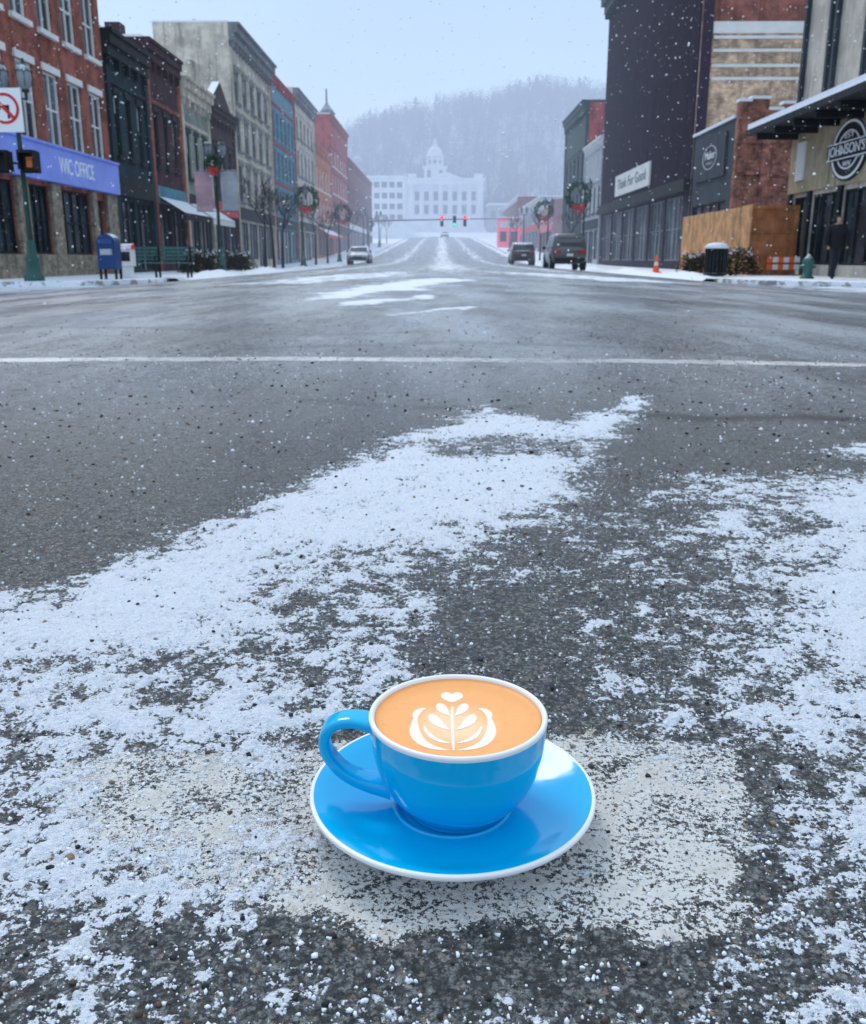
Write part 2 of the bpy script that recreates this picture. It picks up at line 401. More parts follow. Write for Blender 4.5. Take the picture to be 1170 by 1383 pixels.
mb=MB(); fr.box(mb,24.4,36.7,4.66,4.86,-.1,1.75,0); fr.box(mb,24.4,36.7,4.863,5.06,.003,1.70,1); 
for i in range(7): fr.box(mb,25+i*1.8,25.12+i*1.8,4.45,4.655,.13,1.6,0)
part("canopy",mb,[DARK,SNM],e)
for u in (26.4,31.0,33.4,33.9,36.15):
    mb=MB(); fr.box(mb,u-.09,u+.09,5.07,14.8,.003,.16); part("downpipe",mb,SLATE,e)
mb=MB(); fr.box(mb,34.9,35.6,3.0,4.3,.125,.2); part("notice_board",mb,WHITE,e)
em=MB(); cy,cz=31.15,3.62; R=.93; KU=1.45
ring(em,fr,cy,cz,0.001,R,.125,.2,mi=0,ku=KU); ring(em,fr,cy,cz,R*.86,R*.94,.202,.215,mi=1,ku=KU); ring(em,fr,cy,cz,R*.58,R*.63,.202,.215,mi=1,ku=KU)
fr.box(em,cy-R*1.12*KU,cy+R*1.12*KU,cz-.27,cz+.27,.203,.26,0); fr.box(em,cy-R*1.12*KU,cy+R*1.12*KU,cz+.225,cz+.26,.262,.27,1); fr.box(em,cy-R*1.12*KU,cy+R*1.12*KU,cz-.26,cz-.225,.262,.27,1)
em=part("emblem_sign",em,[DARK,WH2],e)
text_part("JOHNSON'S",.44,fr,cy,cz,.275,-1,WH2,em,width=2.75)
text_part("EST",.22,fr,cy,cz+.42,.215,-1,WH2,em,width=.7); text_part("WV",.22,fr,cy,cz-.42,.215,-1,WH2,em,width=.6)

e=thing("slate_shop_annex","two storey slate fronted shop annex with broken brick flank wall","building",(13,47.5,b))
mb=MB(); facade(mb,fr,44,51,b,6.3,[(44.6,50.4,.3,2.9)],5.5); part("wall",mb,SLATE,e,recalc=False)
window(e,fr,44.6,50.4,.3,2.9,fm=DARK,mull=(4,1),name="shop_window",pane=GL)
mb=MB(); fr.box(mb,44.02,50.98,6.303,6.42,-5.4,.08); part("roof",mb,SNM,e)
fy=FY(44)
mb=MB()
prof=[(13.0,13.5,6.9),(13.5,14.3,7.0),(14.3,14.9,6.55),(14.9,15.7,6.8),(15.7,16.5,7.15),(16.5,17.6,7.4)]
for a,c,t in prof: fy.box(mb,a+.002,c,b,t,.003,.4); fy.box(mb,a-.03,c+.03,t+.003,t+.12,-.05,.47,1)
fy.box(mb,13,16.2,5.2,5.32,.402,.52); fy.box(mb,13.1,14.08,3.9,4.02,.402,.5)
fy.box(mb,14.1,14.5,b,6.5,.402,.55)
for k in range(26):
    a=random.uniform(13,17); z=random.uniform(.5,6.2); fy.box(mb,a,a+random.uniform(.15,.5),z,z+.08,.402,.402+random.uniform(.03,.1))
part("flank_wall",mb,[mat("weathered_brick",(.36,.14,.09),.9,.6,2.5,bump=.6,brick=(.16,.065,.055)),SNM],e)
s=MB(); fr.box(s,45,50,4.0,5.9,.003,.1); s=part("sign_board",s,SLATE,e)
FAINT=mat("faded_lettering",(.40,.42,.45),.7,.1,snow=False,stain=False)
mb=MB(); ring(mb,fr,47.4,4.98,.50,.55,.102,.13,ku=2.2); part("logo_ring",mb,FAINT,s)
text_part("Maker",.52,fr,47.4,5.08,.105,-1,WH2,s,width=1.7); text_part("MARKET",.2,fr,47.4,4.72,.105,-1,FAINT,s,width=1.1)

e=thing("purple_metal_building","five storey building clad in dark purple ribbed metal with brick flank","building",(13,65,b))
shp=[(52.5+i*4.3,56.4+i*4.3,.2,3.6) for i in range(6)]
mb=MB(); facade(mb,fr,51.05,79,b,19.6,shp,16); part("wall",mb,PURP,e,recalc=False)
for o in shp: window(e,fr,*o,fm=GREYT,mull=(4,2),name="shop_window",pane=GL if random.random()<.7 else GLB)
mb=MB(); u=51.3
while u<78.8: fr.box(mb,u,u+.14,4.4,18.6,.003,.07); u+=.36
part("siding_rib",mb,PURP,e)
mb=MB(); fr.box(mb,51.1,78.95,3.75,4.35,.003,.35); part("canopy",mb,DARK,e)
cornice(e,fr,51.1,79,19.6,GREEN,1.2,.9)
mb=MB(); fr.box(mb,60.5,72,4.7,6.1,.09,.2); s=part("sign_board",mb,WHITE,e)
text_part("Think For Good",.95,fr,66.2,5.4,.205,-1,mat("sign_ink",(.05,.12,.14),.6,.1,snow=False,stain=False),s,width=9.5)
fy=FY(51.05)
TB=mat("tan_banded_brick",(.72,.51,.34),.85,.5,1.5,brick=(.44,.28,.18))
mb=MB(); fy.box(mb,13.0,27,b,11.7,.003,.12,0); fy.box(mb,13.0,27,11.702,19.4,.003,.12,1)
for z in (9.0,9.6,10.3,10.9): fy.box(mb,13.6,19.0,z,z+.14,.122,.19,2)
fy.box(mb,13.55,19.8,11.15,11.68,.122,.2,2)
fy.box(mb,13.0,13.5,b,19.4,.122,.3,3)
part("flank_wall",mb,[TB,RED,WHITE,PURP],e)

bldg("grey_shop_building","low grey white plastered shop building",1,79.02,88.7,9.8,GREYW,[(4.3,6.4,4,.45)],fm=DARK,near=False,shop=dict(n=3,sign=DARK),corn=(WHITE,.4,.3))
e,_,_=bldg("green_brick_building","narrow green painted building with snowy cornice and brick flank",1,88.72,103,13.9,GREEN,[(4.2,6.4,5,.5),(7.6,9.8,5,.5)],fm=DARK,near=False,shop=dict(n=3,sign=DARK),corn=(GREEN,.9,.5))
mb=MB(); FY(88.72).box(mb,13.2,20,9.0,13.7,.003,.05); part("flank_wall",mb,RED2,e)
bldg("rose_shop_building","low rose fronted shop on rising street",1,112,128,7.0,mat("rose_plaster",(.42,.24,.25),.7,.15),[(3.7,4.8,5,.5)],fm=WHITE,near=False,shop=dict(n=4,sign=PINK),corn=(WHITE,.3,.2))
bldg("white_shop_building","low white shop on rising street",1,128.02,160,8.2,GREYW,[(3.8,5.2,9,.45)],fm=DARK,near=False,shop=dict(n=6,sign=REDP),corn=(WHITE,.3,.2))
bldg("brick_row_building","small brick row building on rising street",1,165,200,10.5,DRB,[(3.8,5.6,9,.45)],fm=WHITE,near=False,shop=dict(n=6,sign=DARK),corn=(WHITE,.4,.3))
zk=rise(150)-.3
e=thing("pink_kiosk","bright pink illuminated kiosk front with white trim on snowy verge","kiosk",(10.4,150,zk))
PK=mat("lit_pink_panel",(.85,.12,.22),.5,.2,2,stain=False,emit=((1,.12,.22),.35))
mb=MB(); mb.box(8.9,12.3,150,153,zk,zk+4.3); part("wall",mb,PK,e)
mb=MB(); mb.box(8.7,12.5,149.7,153.2,zk+4.303,zk+4.6); part("roof",mb,SNM,e)
mb=MB(); mb.box(9.2,10.2,149.93,149.99,zk+.9,zk+2.4); mb.box(10.8,11.9,149.93,149.99,zk+.1,zk+2.4); part("door",mb,GL,e)
mb=MB(); mb.box(9.1,12.1,149.9,149.99,zk+3.0,zk+3.9); part("sign_panel",mb,WHITE,e)

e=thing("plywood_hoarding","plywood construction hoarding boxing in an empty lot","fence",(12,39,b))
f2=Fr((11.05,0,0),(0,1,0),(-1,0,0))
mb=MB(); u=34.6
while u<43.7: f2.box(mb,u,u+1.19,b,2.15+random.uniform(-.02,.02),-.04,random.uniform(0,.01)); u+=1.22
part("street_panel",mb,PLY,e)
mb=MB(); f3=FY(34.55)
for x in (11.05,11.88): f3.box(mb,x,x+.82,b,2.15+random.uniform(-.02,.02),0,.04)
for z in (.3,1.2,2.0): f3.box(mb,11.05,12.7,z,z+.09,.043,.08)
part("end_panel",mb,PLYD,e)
OR=mat("cone_orange",(.9,.14,.03),.5,.05,stain=False,snow=False)
e=thing("barricade","low orange and white barricade board beside the plywood hoarding","barricade",(12.1,34.0,b))
for z in (.05,.3):
    mb=MB()
    for k in range(6): mb.box(11.55+k*.19,11.55+(k+1)*.19,33.98,34.02,b+z+.15,b+z+.33,k%2)
    part("board",mb,[OR,WHITE],e)
for x in (11.65,12.55):
    mb=MB(); mb.box(x-.03,x+.03,34.025,34.07,b,b+.68); mb.box(x-.03,x+.03,33.75,34.3,b,b+.04); part("leg",mb,GREYT,e)

# ------------------------------------------------------------ FAR
hb=rise(255)
e=thing("courthouse","pale stone courthouse with columned portico and domed clock tower","building",(-1,262,hb))
CH=mat("courthouse_stone",(.86,.88,.90),.8,.12,.3,stain=False,emit=((.80,.88,1),.05))  # faint glow painted into the stone to lift it against the haze
CHD=mat("courthouse_dark_glass",(.18,.20,.23),.6,.1,snow=False,stain=False)
x0,x1=-9.0,11.4; g0=9.0; t0=zat(243,262)
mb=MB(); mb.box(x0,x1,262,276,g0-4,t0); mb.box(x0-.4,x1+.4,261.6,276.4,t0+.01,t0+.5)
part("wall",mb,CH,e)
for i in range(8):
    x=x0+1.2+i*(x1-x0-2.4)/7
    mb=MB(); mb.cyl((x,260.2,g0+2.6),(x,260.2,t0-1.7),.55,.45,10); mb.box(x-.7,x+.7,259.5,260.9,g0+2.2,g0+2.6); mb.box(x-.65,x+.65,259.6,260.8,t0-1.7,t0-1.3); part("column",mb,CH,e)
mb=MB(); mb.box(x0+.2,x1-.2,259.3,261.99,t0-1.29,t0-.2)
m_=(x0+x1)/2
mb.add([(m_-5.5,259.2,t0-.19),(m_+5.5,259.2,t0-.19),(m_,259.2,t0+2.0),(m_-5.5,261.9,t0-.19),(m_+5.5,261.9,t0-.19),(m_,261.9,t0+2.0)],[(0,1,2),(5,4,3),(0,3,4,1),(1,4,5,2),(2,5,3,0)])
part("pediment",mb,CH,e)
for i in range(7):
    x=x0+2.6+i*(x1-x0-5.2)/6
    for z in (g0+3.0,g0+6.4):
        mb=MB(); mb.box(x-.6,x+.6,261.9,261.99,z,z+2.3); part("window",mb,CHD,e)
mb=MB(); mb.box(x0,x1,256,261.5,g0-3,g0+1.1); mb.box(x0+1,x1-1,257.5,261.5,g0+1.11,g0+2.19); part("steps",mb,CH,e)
tx=-1.6; dt=zat(186,266); mb=MB()
mb.box(tx-2.9,tx+2.9,263.4,269.6,t0,t0+3.2); mb.box(tx-3.3,tx+3.3,263.1,269.9,t0+3.21,t0+3.6)
hh=dt-t0-3.6
mb.lathe([(1.85,0),(1.85,hh*.36),(2.45,hh*.37),(2.45,hh*.42),(2.1,hh*.43),(2.05,hh*.50),(1.75,hh*.60),(1.1,hh*.69),(.7,hh*.71),(.6,hh*.83),(.8,hh*.84),(.4,hh*.89),(.1,hh)],(tx,266.5,t0+3.6),16)
tw_=part("tower",mb,CH,e)
for k in range(8):
    a=2*math.pi*(k+.5)/8; mb=MB(); mb.cyl((tx+2.25*math.cos(a),266.5+2.25*math.sin(a),t0+3.61),(tx+2.25*math.cos(a),266.5+2.25*math.sin(a),t0+3.6+hh*.368),.24,n=6); part("column",mb,CH,tw_)
for k in (5,6,7):
    a=2*math.pi*k/8; c_,s_=math.cos(a),math.sin(a); mb=MB(); mb.cyl((tx+1.8*c_,266.5+1.8*s_,t0+3.6+hh*.17),(tx+1.9*c_,266.5+1.9*s_,t0+3.6+hh*.17),.45,n=10); part("louvre",mb,CHD,tw_)
for dx in (-1.6,1.6):
    mb=MB(); mb.box(tx+dx-.45,tx+dx+.45,263.3,263.39,t0+.8,t0+2.6); part("louvre",mb,CHD,tw_)
for i,x in enumerate((x0+1.3,x1-1.3)):
    mb=MB(); mb.box(x-1.1,x+1.1,263,266,t0+.51,t0+1.7); part("attic_block",mb,CH,e)
e=thing("annex_building","pale flat roofed civic block beside the courthouse","building",(-16,236,7))
fy=FY(236); xa,xb=-18.6,-8.6; tt=zat(240,236)
ops=[]
for r in range(4):
    for c in range(5):
        a=xa+.6+c*1.85; z=tt-2.2-r*2.5; ops.append((a,a+1.3,z,z+1.3))
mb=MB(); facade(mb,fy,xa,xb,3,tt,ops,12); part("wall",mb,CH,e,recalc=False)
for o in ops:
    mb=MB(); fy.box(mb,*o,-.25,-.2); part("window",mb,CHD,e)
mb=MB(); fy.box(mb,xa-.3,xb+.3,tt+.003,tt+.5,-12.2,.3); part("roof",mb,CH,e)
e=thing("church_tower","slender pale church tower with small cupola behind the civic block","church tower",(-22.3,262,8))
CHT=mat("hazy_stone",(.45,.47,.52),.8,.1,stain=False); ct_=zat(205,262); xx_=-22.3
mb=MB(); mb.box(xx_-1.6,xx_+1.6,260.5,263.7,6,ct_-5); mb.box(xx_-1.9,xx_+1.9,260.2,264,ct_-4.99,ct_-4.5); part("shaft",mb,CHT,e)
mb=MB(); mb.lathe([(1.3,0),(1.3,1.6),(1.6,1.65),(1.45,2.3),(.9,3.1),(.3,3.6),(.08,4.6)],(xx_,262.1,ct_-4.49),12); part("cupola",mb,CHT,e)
e=thing("annex_wing","low pale civic wing with small windows","building",(18,250,7))
fy=FY(250); ops=[(13+i*2.2,14.2+i*2.2,10.5,12.2) for i in range(7)]
mb=MB(); facade(mb,fy,12.2,29,3,13.6,ops,10); part("wall",mb,GREYW,e,recalc=False)
mb=MB(); fy.box(mb,12,29.2,13.603,14.1,-10,.3); part("roof",mb,SNM,e)
for o in ops:
    mb=MB(); fy.box(mb,*o,-.25,-.2); part("window",mb,CHD,e)
def house(x,y,z,w,c,lab):
    e=thing("house",lab,"house",(x,y,z))
    mb=MB(); mb.box(x-w/2,x+w/2,y,y+7,z-3,z+3.4)
    mb.add([(x-w/2,y+.01,z+3.4),(x+w/2,y+.01,z+3.4),(x,y+.01,z+5.6),(x-w/2,y+6.99,z+3.4),(x+w/2,y+6.99,z+3.4),(x,y+6.99,z+5.6)],[(0,1,2),(5,4,3)]); part("wall",mb,c,e)
    mb=MB()
    for s_ in (-1,1):
        mb.hexa([(x,y-.3,z+5.62),(x+s_*(w/2+.4),y-.3,z+3.25),(x+s_*(w/2+.4),y+7.3,z+3.25),(x,y+7.3,z+5.62),(x,y-.3,z+5.85),(x+s_*(w/2+.4),y-.3,z+3.45),(x+s_*(w/2+.4),y+7.3,z+3.45),(x,y+7.3,z+5.85)])
    part("roof",mb,SNM,e)
    for dx in (-w*.25,w*.25):
        mb=MB(); mb.box(x+dx-.5,x+dx+.5,y-.05,y-.005,z+.9,z+2.3); part("window",mb,GL,e)
house(33,235,11,9,GREYW,"white gabled house with snowy roof on the slope")
house(43,228,11,8,RED,"brick gabled house with snowy roof on the slope")
house(24,222,8.5,8,TANF,"tan gabled house with snowy roof on the slope")

def pn(x,y,seed=0):
    xi=np.floor(x).astype(np.int64); yi=np.floor(y).astype(np.int64); xf=x-xi; yf=y-yi
    def gr(i,j,dx,dy):
        h=(i*374761393+j*668265263+seed*974711)&0x7fffffff
        h=((h^(h>>13))*1274126177)&0x7fffffff; h=h^(h>>16)
        a=(h&0xffff)*(2*math.pi/65536); return np.cos(a)*dx+np.sin(a)*dy
    u=xf*xf*xf*(xf*(xf*6-15)+10); v=yf*yf*yf*(yf*(yf*6-15)+10)
    a=gr(xi,yi,xf,yf); b=gr(xi+1,yi,xf-1,yf); c=gr(xi,yi+1,xf,yf-1); d=gr(xi+1,yi+1,xf-1,yf-1)
    return ((a+(b-a)*u)+((c+(d-c)*u)-(a+(b-a)*u))*v)*1.5
def fbm(x,y,f,o,seed=0,g=.5):
    r=np.zeros_like(x); amp=1;t=0
    for k in range(o): r+=amp*pn(x*f+k*17.3,y*f-k*9.1,seed+k); t+=amp*amp; amp*=g; f*=2.03
    return r/math.sqrt(t)
def hillz(x,y):
    x=np.asarray(x,float);y=np.asarray(y,float)
    t=np.clip((y-275)/155,0,1); s=t*t*(3-2*t)
    ridge=np.interp(x,[-200,-60,-42,-25,-8,10,35,78,200],[30,32,37,42,45,49,54,55,46])+2.5*pn(x*.06,x*0+3.3,8)
    back=np.clip((y-430)/200,0,1)
    return 8.5+ (ridge)*s*(1-.5*back)+1.5*pn(x*.03,y*.03,5)*s
def gridmesh(name,xs,ys,zf,mt,smooth=True):
    X,Y=np.meshgrid(xs,ys); Z=zf(X,Y); nx,ny=len(xs),len(ys)
    co=np.stack([X,Y,Z],-1).reshape(-1,3).astype(np.float32)
    i=np.arange(nx*ny).reshape(ny,nx)
    q=np.stack([i[:-1,:-1],i[:-1,1:],i[1:,1:],i[1:,:-1]],-1).reshape(-1,4).astype(np.int32)
    me=bpy.data.meshes.new(name); me.vertices.add(len(co)); me.vertices.foreach_set("co",co.ravel())
    me.loops.add(q.size); me.loops.foreach_set("vertex_index",q.ravel())
    me.polygons.add(len(q)); me.polygons.foreach_set("loop_start",np.arange(0,q.size,4,dtype=np.int32)); me.polygons.foreach_set("loop_total",np.full(len(q),4,dtype=np.int32))
    me.polygons.foreach_set("use_smooth",np.full(len(q),smooth)); me.update(calc_edges=True); me.materials.append(mt); return me
HILLM=mat("hill_snow_ground",(.34,.35,.38),.9,.6,.05,snow=False,stain=False)
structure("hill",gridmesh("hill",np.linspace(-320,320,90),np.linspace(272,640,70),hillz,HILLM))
nprise=lambda y:.37*np.logaddexp(0,(y-88)/10.)
structure("ground",gridmesh("ground",np.linspace(-700,700,60),np.concatenate([[-400,-100,-20,0,20],np.linspace(40,275,60),[300,600,2000]]),
   lambda X,Y: np.minimum(nprise(Y),7.2+0*Y)-.6+np.where((Y>240)&(Y<300),1.5,0)*1.0,SNM))

def bulk(name,V,Fc,mats,mi=None,label=None,smooth=False):
    V=np.asarray(V,np.float32); Fc=np.asarray(Fc,np.int32); k=Fc.shape[1]
    me=bpy.data.meshes.new(name); me.vertices.add(len(V)); me.vertices.foreach_set("co",V.ravel())
    me.loops.add(Fc.size); me.loops.foreach_set("vertex_index",Fc.ravel())
    me.polygons.add(len(Fc)); me.polygons.foreach_set("loop_start",np.arange(0,Fc.size,k,dtype=np.int32)); me.polygons.foreach_set("loop_total",np.full(len(Fc),k,dtype=np.int32))
    for m in mats: me.materials.append(m)
    if mi is not None: me.polygons.foreach_set("material_index",np.asarray(mi,np.int32))
    if smooth: me.polygons.foreach_set("use_smooth",np.ones(len(Fc),bool))
    me.update(calc_edges=True); o=bpy.data.objects.new(name,me); col.objects.link(o)
    o["kind"]="stuff"
    if label: o["label"]=label
    return o
V=[];Fc=[];MI=[]
TRK=mat("bare_winter_wood",(.035,.032,.036),.9,.3,snow=False,stain=False); EVG=mat("evergreen_needles",(.015,.03,.028),.9,.3,snow=False,stain=False)
r_=random.Random(3)
for k in range(3600):
    y=280+ (r_.random()**.75)*175; x=r_.uniform(-85,120)
    z=float(hillz(x,y)); h=r_.uniform(5.5,12.5) 
    if r_.random()<.08:
        w=h*.30; n=8
        for j in range(n):
            zz=z+h*(.1+.85*j/n); ww=w*(1-.85*j/n)*r_.uniform(.7,1.25)+.3
            a=r_.random()*6
            for q in range(3):
                t=a+q*2.09; dx,dy=math.cos(t)*ww,math.sin(t)*ww; o=len(V)
                V+=[(x-dx*.15,y-dy*.15,zz+h*.13),(x+dx,y+dy,zz-h*.03),(x+dx*.4-dy*.5,y+dy*.4+dx*.5,zz+h*.02)]; Fc.append((o,o+1,o+2)); MI.append(1)
    else:
        o=len(V); V+=[(x-.18,y,z-1),(x+.18,y,z-1),(x,y,z+h*.8)]; Fc.append((o,o+1,o+2)); MI.append(0)
        cr_=h*r_.uniform(.26,.40); cz_=z+h*.64
        for q in range(12):
            t=r_.random()*6.28; ph=r_.uniform(-.3,1.4); s=r_.uniform(.7,1.05)
            ex,ey,ez=x+math.cos(t)*math.cos(ph)*cr_*s,y+math.sin(t)*math.cos(ph)*cr_*s,cz_+math.sin(ph)*h*.36*s
            o=len(V); wd=.07; bz=z+h*r_.uniform(.35,.6); V+=[(x-wd,y,bz),(x+wd,y,bz-.1),(ex,ey,ez)]; Fc.append((o,o+1,o+2)); MI.append(0)
        for q in range(22):
            t=r_.random()*6.28; ph=r_.uniform(-.6,1.5); s=r_.uniform(.45,1.0)
            ex,ey,ez=x+math.cos(t)*math.cos(ph)*cr_*s,y+math.sin(t)*math.cos(ph)*cr_*s,cz_+math.sin(ph)*h*.36*s
            a=r_.random()*6.28; l=r_.uniform(.5,1.1); o=len(V)
            V+=[(ex,ey,ez),(ex+math.cos(a)*l,ey,ez+abs(math.sin(a))*l),(ex+math.cos(a+.2)*l*.9,ey,ez+abs(math.sin(a+.2))*l*.9)]; Fc.append((o,o+1,o+2)); MI.append(0)
bulk("hillside_forest",V,Fc,[TRK,EVG],MI,label="bare winter woods with scattered evergreens on the hillside")

# ------------------------------------------------------------ ROAD
def seg(a,b,f):
    r=[a]
    while r[-1]<b: r.append(r[-1]+f(r[-1]))
    return r[:-1]
ys=np.array(list(np.linspace(-6,.19,24))+seg(.2,.5,lambda y:.0013)+seg(.5,3.2,lambda y:.0028*y)+seg(3.2,262,lambda y:.018*y))
xp=seg(0.0007,.4,lambda y:.0014)+seg(.4,2.2,lambda y:.005*y)+seg(2.2,9,lambda y:.02*y)+seg(9,90,lambda y:.08*y)
xs=np.array([-v for v in xp[::-1]]+xp)
def polymask(X,Y,pts,soft):
    P=[gp(*p) for p in pts]; n=len(P)
    ins=np.zeros(X.shape,bool); d=np.full(X.shape,1e9)
    for i in range(n):
        x1,y1=P[i]; x2,y2=P[(i+1)%n]
        c=((y1>Y)!=(y2>Y)); 
        with np.errstate(divide='ignore',invalid='ignore'):
            xi=(x2-x1)*(Y-y1)/((y2-y1) if y2!=y1 else 1e-9)+x1
        ins^= c&(X<xi)
        L2=(x2-x1)**2+(y2-y1)**2; t=np.clip(((X-x1)*(x2-x1)+(Y-y1)*(y2-y1))/L2,0,1)
        d=np.minimum(d,np.hypot(X-x1-t*(x2-x1),Y-y1-t*(y2-y1)))
    sd=np.where(ins,d,-d); s=np.clip(sd/soft*.5+.5,0,1); return s*s*(3-2*s)
NEAR=[
 (.33,[(-200,1265),(400,1255),(640,1290),(1000,1300),(1300,1300),(1400,1600),(-400,1600)],.04),
 (.76,[(-150,880),(150,885),(300,890),(500,910),(520,980),(430,1010),(430,1100),(410,1200),(380,1265),(150,1290),(-250,1275)],.05),
 (.64,[(290,740),(600,710),(750,690),(730,760),(660,800),(640,880),(600,930),(480,930),(300,900),(150,890)],.05),
 (.25,[(560,760),(740,700),(860,700),(820,850),(770,920),(620,900)],.07),
 (.31,[(760,700),(960,640),(1010,850),(870,960),(760,990),(790,850)],.08),
 (.62,[(930,640),(1090,640),(1050,740),(1010,820),(1400,1000),(1400,1500),(1010,1400),(1000,1100),(850,1010),(850,930),(980,850),(950,740)],.06),
 (.955,[(1090,645),(1330,630),(1400,1000),(1080,900),(1030,830),(1060,740)],.09),
 (.945,[(-120,880),(-60,848),(60,800),(210,737),(330,690),(430,640),(520,602),(590,577),(650,548),(700,562),(760,575),(800,600),(800,640),(760,685),(690,700),(600,735),(480,745),(380,750),(320,800),(280,880),(120,900),(-40,905)],.06),
 (.30,[(560,602),(660,588),(770,596),(790,618),(700,612),(600,618)],.03),
 (.97,[(745,580),(790,558),(840,552),(850,575),(820,592),(770,594)],.05),
 (.995,[(838,536),(870,533),(878,546),(860,556),(836,552)],.03),
 (.93,[(1125,605),(1180,598),(1250,610),(1150,618)],.05),
]
FAR=[(.93,[(380,404),(440,392),(540,378),(600,374),(640,378),(560,391),(470,403)],.25),
 (.9,[(440,413),(560,398),(605,401),(520,413)],.15),(.85,[(515,427),(600,413),(630,415),(560,428)],.12),
 (.75,[(300,380),(420,370),(560,366),(560,372),(420,381)],.5),(.8,[(640,366),(800,368),(980,376),(800,376)],.5)]
PAINTP=[(60,1030),(330,1010),(560,1000),(760,990),(930,1000),(1005,1010),(1015,1130),(995,1200),(1008,1262),(960,1272),(900,1280),(850,1262),(780,1270),(740,1238),(690,1262),(620,1255),(520,1262),(380,1240),(200,1190),(80,1140)]
def density(X,Y):
    D=np.full(X.shape,.004); wx=.03*fbm(X,Y,9,4,31,.65); wy=.03*fbm(X,Y,9,4,41,.65)
    m=(Y<8)&(np.abs(X)<4)
    xx=(X+wx)[m]; yy=(Y+wy)[m]
    d=np.where(yy<3.4,.02,.006); d=np.where(yy<1.2,.04,d)
    for v,p,s in NEAR:
        k=polymask(xx,yy,p,s); d=d+(v-d)*k
    xx=X[m]+wx[m]*.3; yy=Y[m]+wy[m]*.3
    k=polymask(xx,yy,[(400,1000),(760,985),(960,1010),(1010,1120),(1010,1290),(740,1250),(390,1250)],.03); d=d+(.09-d)*k
    k=polymask(xx,yy,[(130,1050),(330,1035),(370,1110),(300,1160),(150,1140)],.03); d=d+(.24-d)*k
    k=polymask(xx,yy,[(860,1000),(1010,1000),(1010,1080),(900,1060)],.03); d=d+(.36-d)*k
    k=polymask(xx,yy,[(740,1245),(1000,1290),(980,1340),(640,1340),(420,1290)],.03); d=d+(.1-d)*k
    k=polymask(xx,yy,[(560,870),(640,800),(760,830),(800,960),(740,960),(600,900)],.05); d=d+(.14-d)*k
    D[m]=d
    m=(Y>4)&(Y<30); xx=X[m]+.25*fbm(X[m],Y[m],1.2,3,77); yy=Y[m]+.4*fbm(X[m],Y[m],1,3,78); d=D[m]
    for v,p,s in FAR:
        k=polymask(xx,yy,p,s); d=np.maximum(d,v*k)
    D[m]=d
    w=fbm(X,Y,.35,3,91)
    lane=np.exp(-(X-.2)**2/.9)*.78+np.exp(-(np.abs(X)-7.9)**2/.5)*.95+np.exp(-(np.abs(X)-3.6)**2/.5)*.6
    f=np.clip((Y-14)/16,0,1)
    D=np.maximum(D,np.clip(lane+.12*w,0,.97)*f)
    kc=np.clip((np.abs(X)-7)/3,0,1)*np.clip((Y-17)/4,0,1)*(Y<26)*.75
    D=np.maximum(D,kc)
    return np.clip(D,.002,.995)
def snowamt(X,Y):
    D=density(X,Y)
    n=(fbm(X,Y,36,4,11,.82)*.85+fbm(X,Y,13,2,15,.6)*.52)*1.68
    far=np.clip((Y-2.5)/3,0,1)
    nf=fbm(X,Y,3.0,4,21,.75)*1.7
    n=n*(1-far)+nf*far
    return np.log(D/(1-D))/1.7-n
X,Y=np.meshgrid(xs,ys)
AMT=snowamt(X,Y)
def sst(v,a,b): t=np.clip((v-a)/(b-a),0,1); return t*t*(3-2*t)
def basez(X,Y):
    return -.4*np.minimum(np.abs(X)/8.5,1)**2+nprise(Y)
def snowh(X,Y,A):
    near=np.clip((3.5-Y)/1,0,1)
    return near*(sst(A,-.1,2.0)*.0038*(1+.35*fbm(X,Y,60,2,55))+.0006*fbm(X,Y,180,2,61))
Z=basez(X,Y)+snowh(X,Y,AMT)
cx0,cy0=.0070,.4497
PA=np.zeros(X.shape); m=(Y<1)&(np.abs(X)<.6)
PA[m]=polymask(X[m]+.018*fbm(X[m],Y[m],22,4,5,.7),Y[m]+.012*fbm(X[m],Y[m],22,4,6,.7),PAINTP,.010)
la=gp(0,484.5)[1]; lb=gp(0,479)[1]; ls=(gp(1170,489)[1]-gp(0,482)[1])/(gp(1170,489)[0]-gp(0,482)[0])
Yl=Y-ls*(X-gp(0,482)[0])+.02*fbm(X,Y,3,2,8)
cl=sst(Yl,la-.02,la+.02)*(1-sst(Yl,lb-.02,lb+.02)); PA=np.maximum(PA,cl*np.clip(1.05+.5*fbm(X,Y,1.5,3,14),.3,1.25))
DK=np.zeros(X.shape)
def seam(pts,w,a):
    P=[gp(*p) for p in pts]; m=(Y<30); xx=X[m]+.03*fbm(X[m],Y[m],5,3,3); yy=Y[m]+.03*fbm(X[m],Y[m],5,3,4); d=np.full(xx.shape,1e9)
    for (x1,y1),(x2,y2) in zip(P[:-1],P[1:]):
        L2=(x2-x1)**2+(y2-y1)**2; t=np.clip(((xx-x1)*(x2-x1)+(yy-y1)*(y2-y1))/L2,0,1); d=np.minimum(d,np.hypot(xx-x1-t*(x2-x1),yy-y1-t*(y2-y1)))
    DK[m]=np.maximum(DK[m],a*np.exp(-(d/w)**2))
seam([(420,540),(560,552),(700,548)],.025,.6); seam([(850,560),(1000,564),(1300,562)],.035,.9)
seam([(-50,432),(200,440),(420,452),(560,448)],.06,.5); seam([(330,470),(620,462),(900,470),(1300,500)],.05,.45)
seam([(700,395),(950,405),(1250,425)],.25,.6); seam([(-60,405),(200,402),(330,396)],.2,.5)

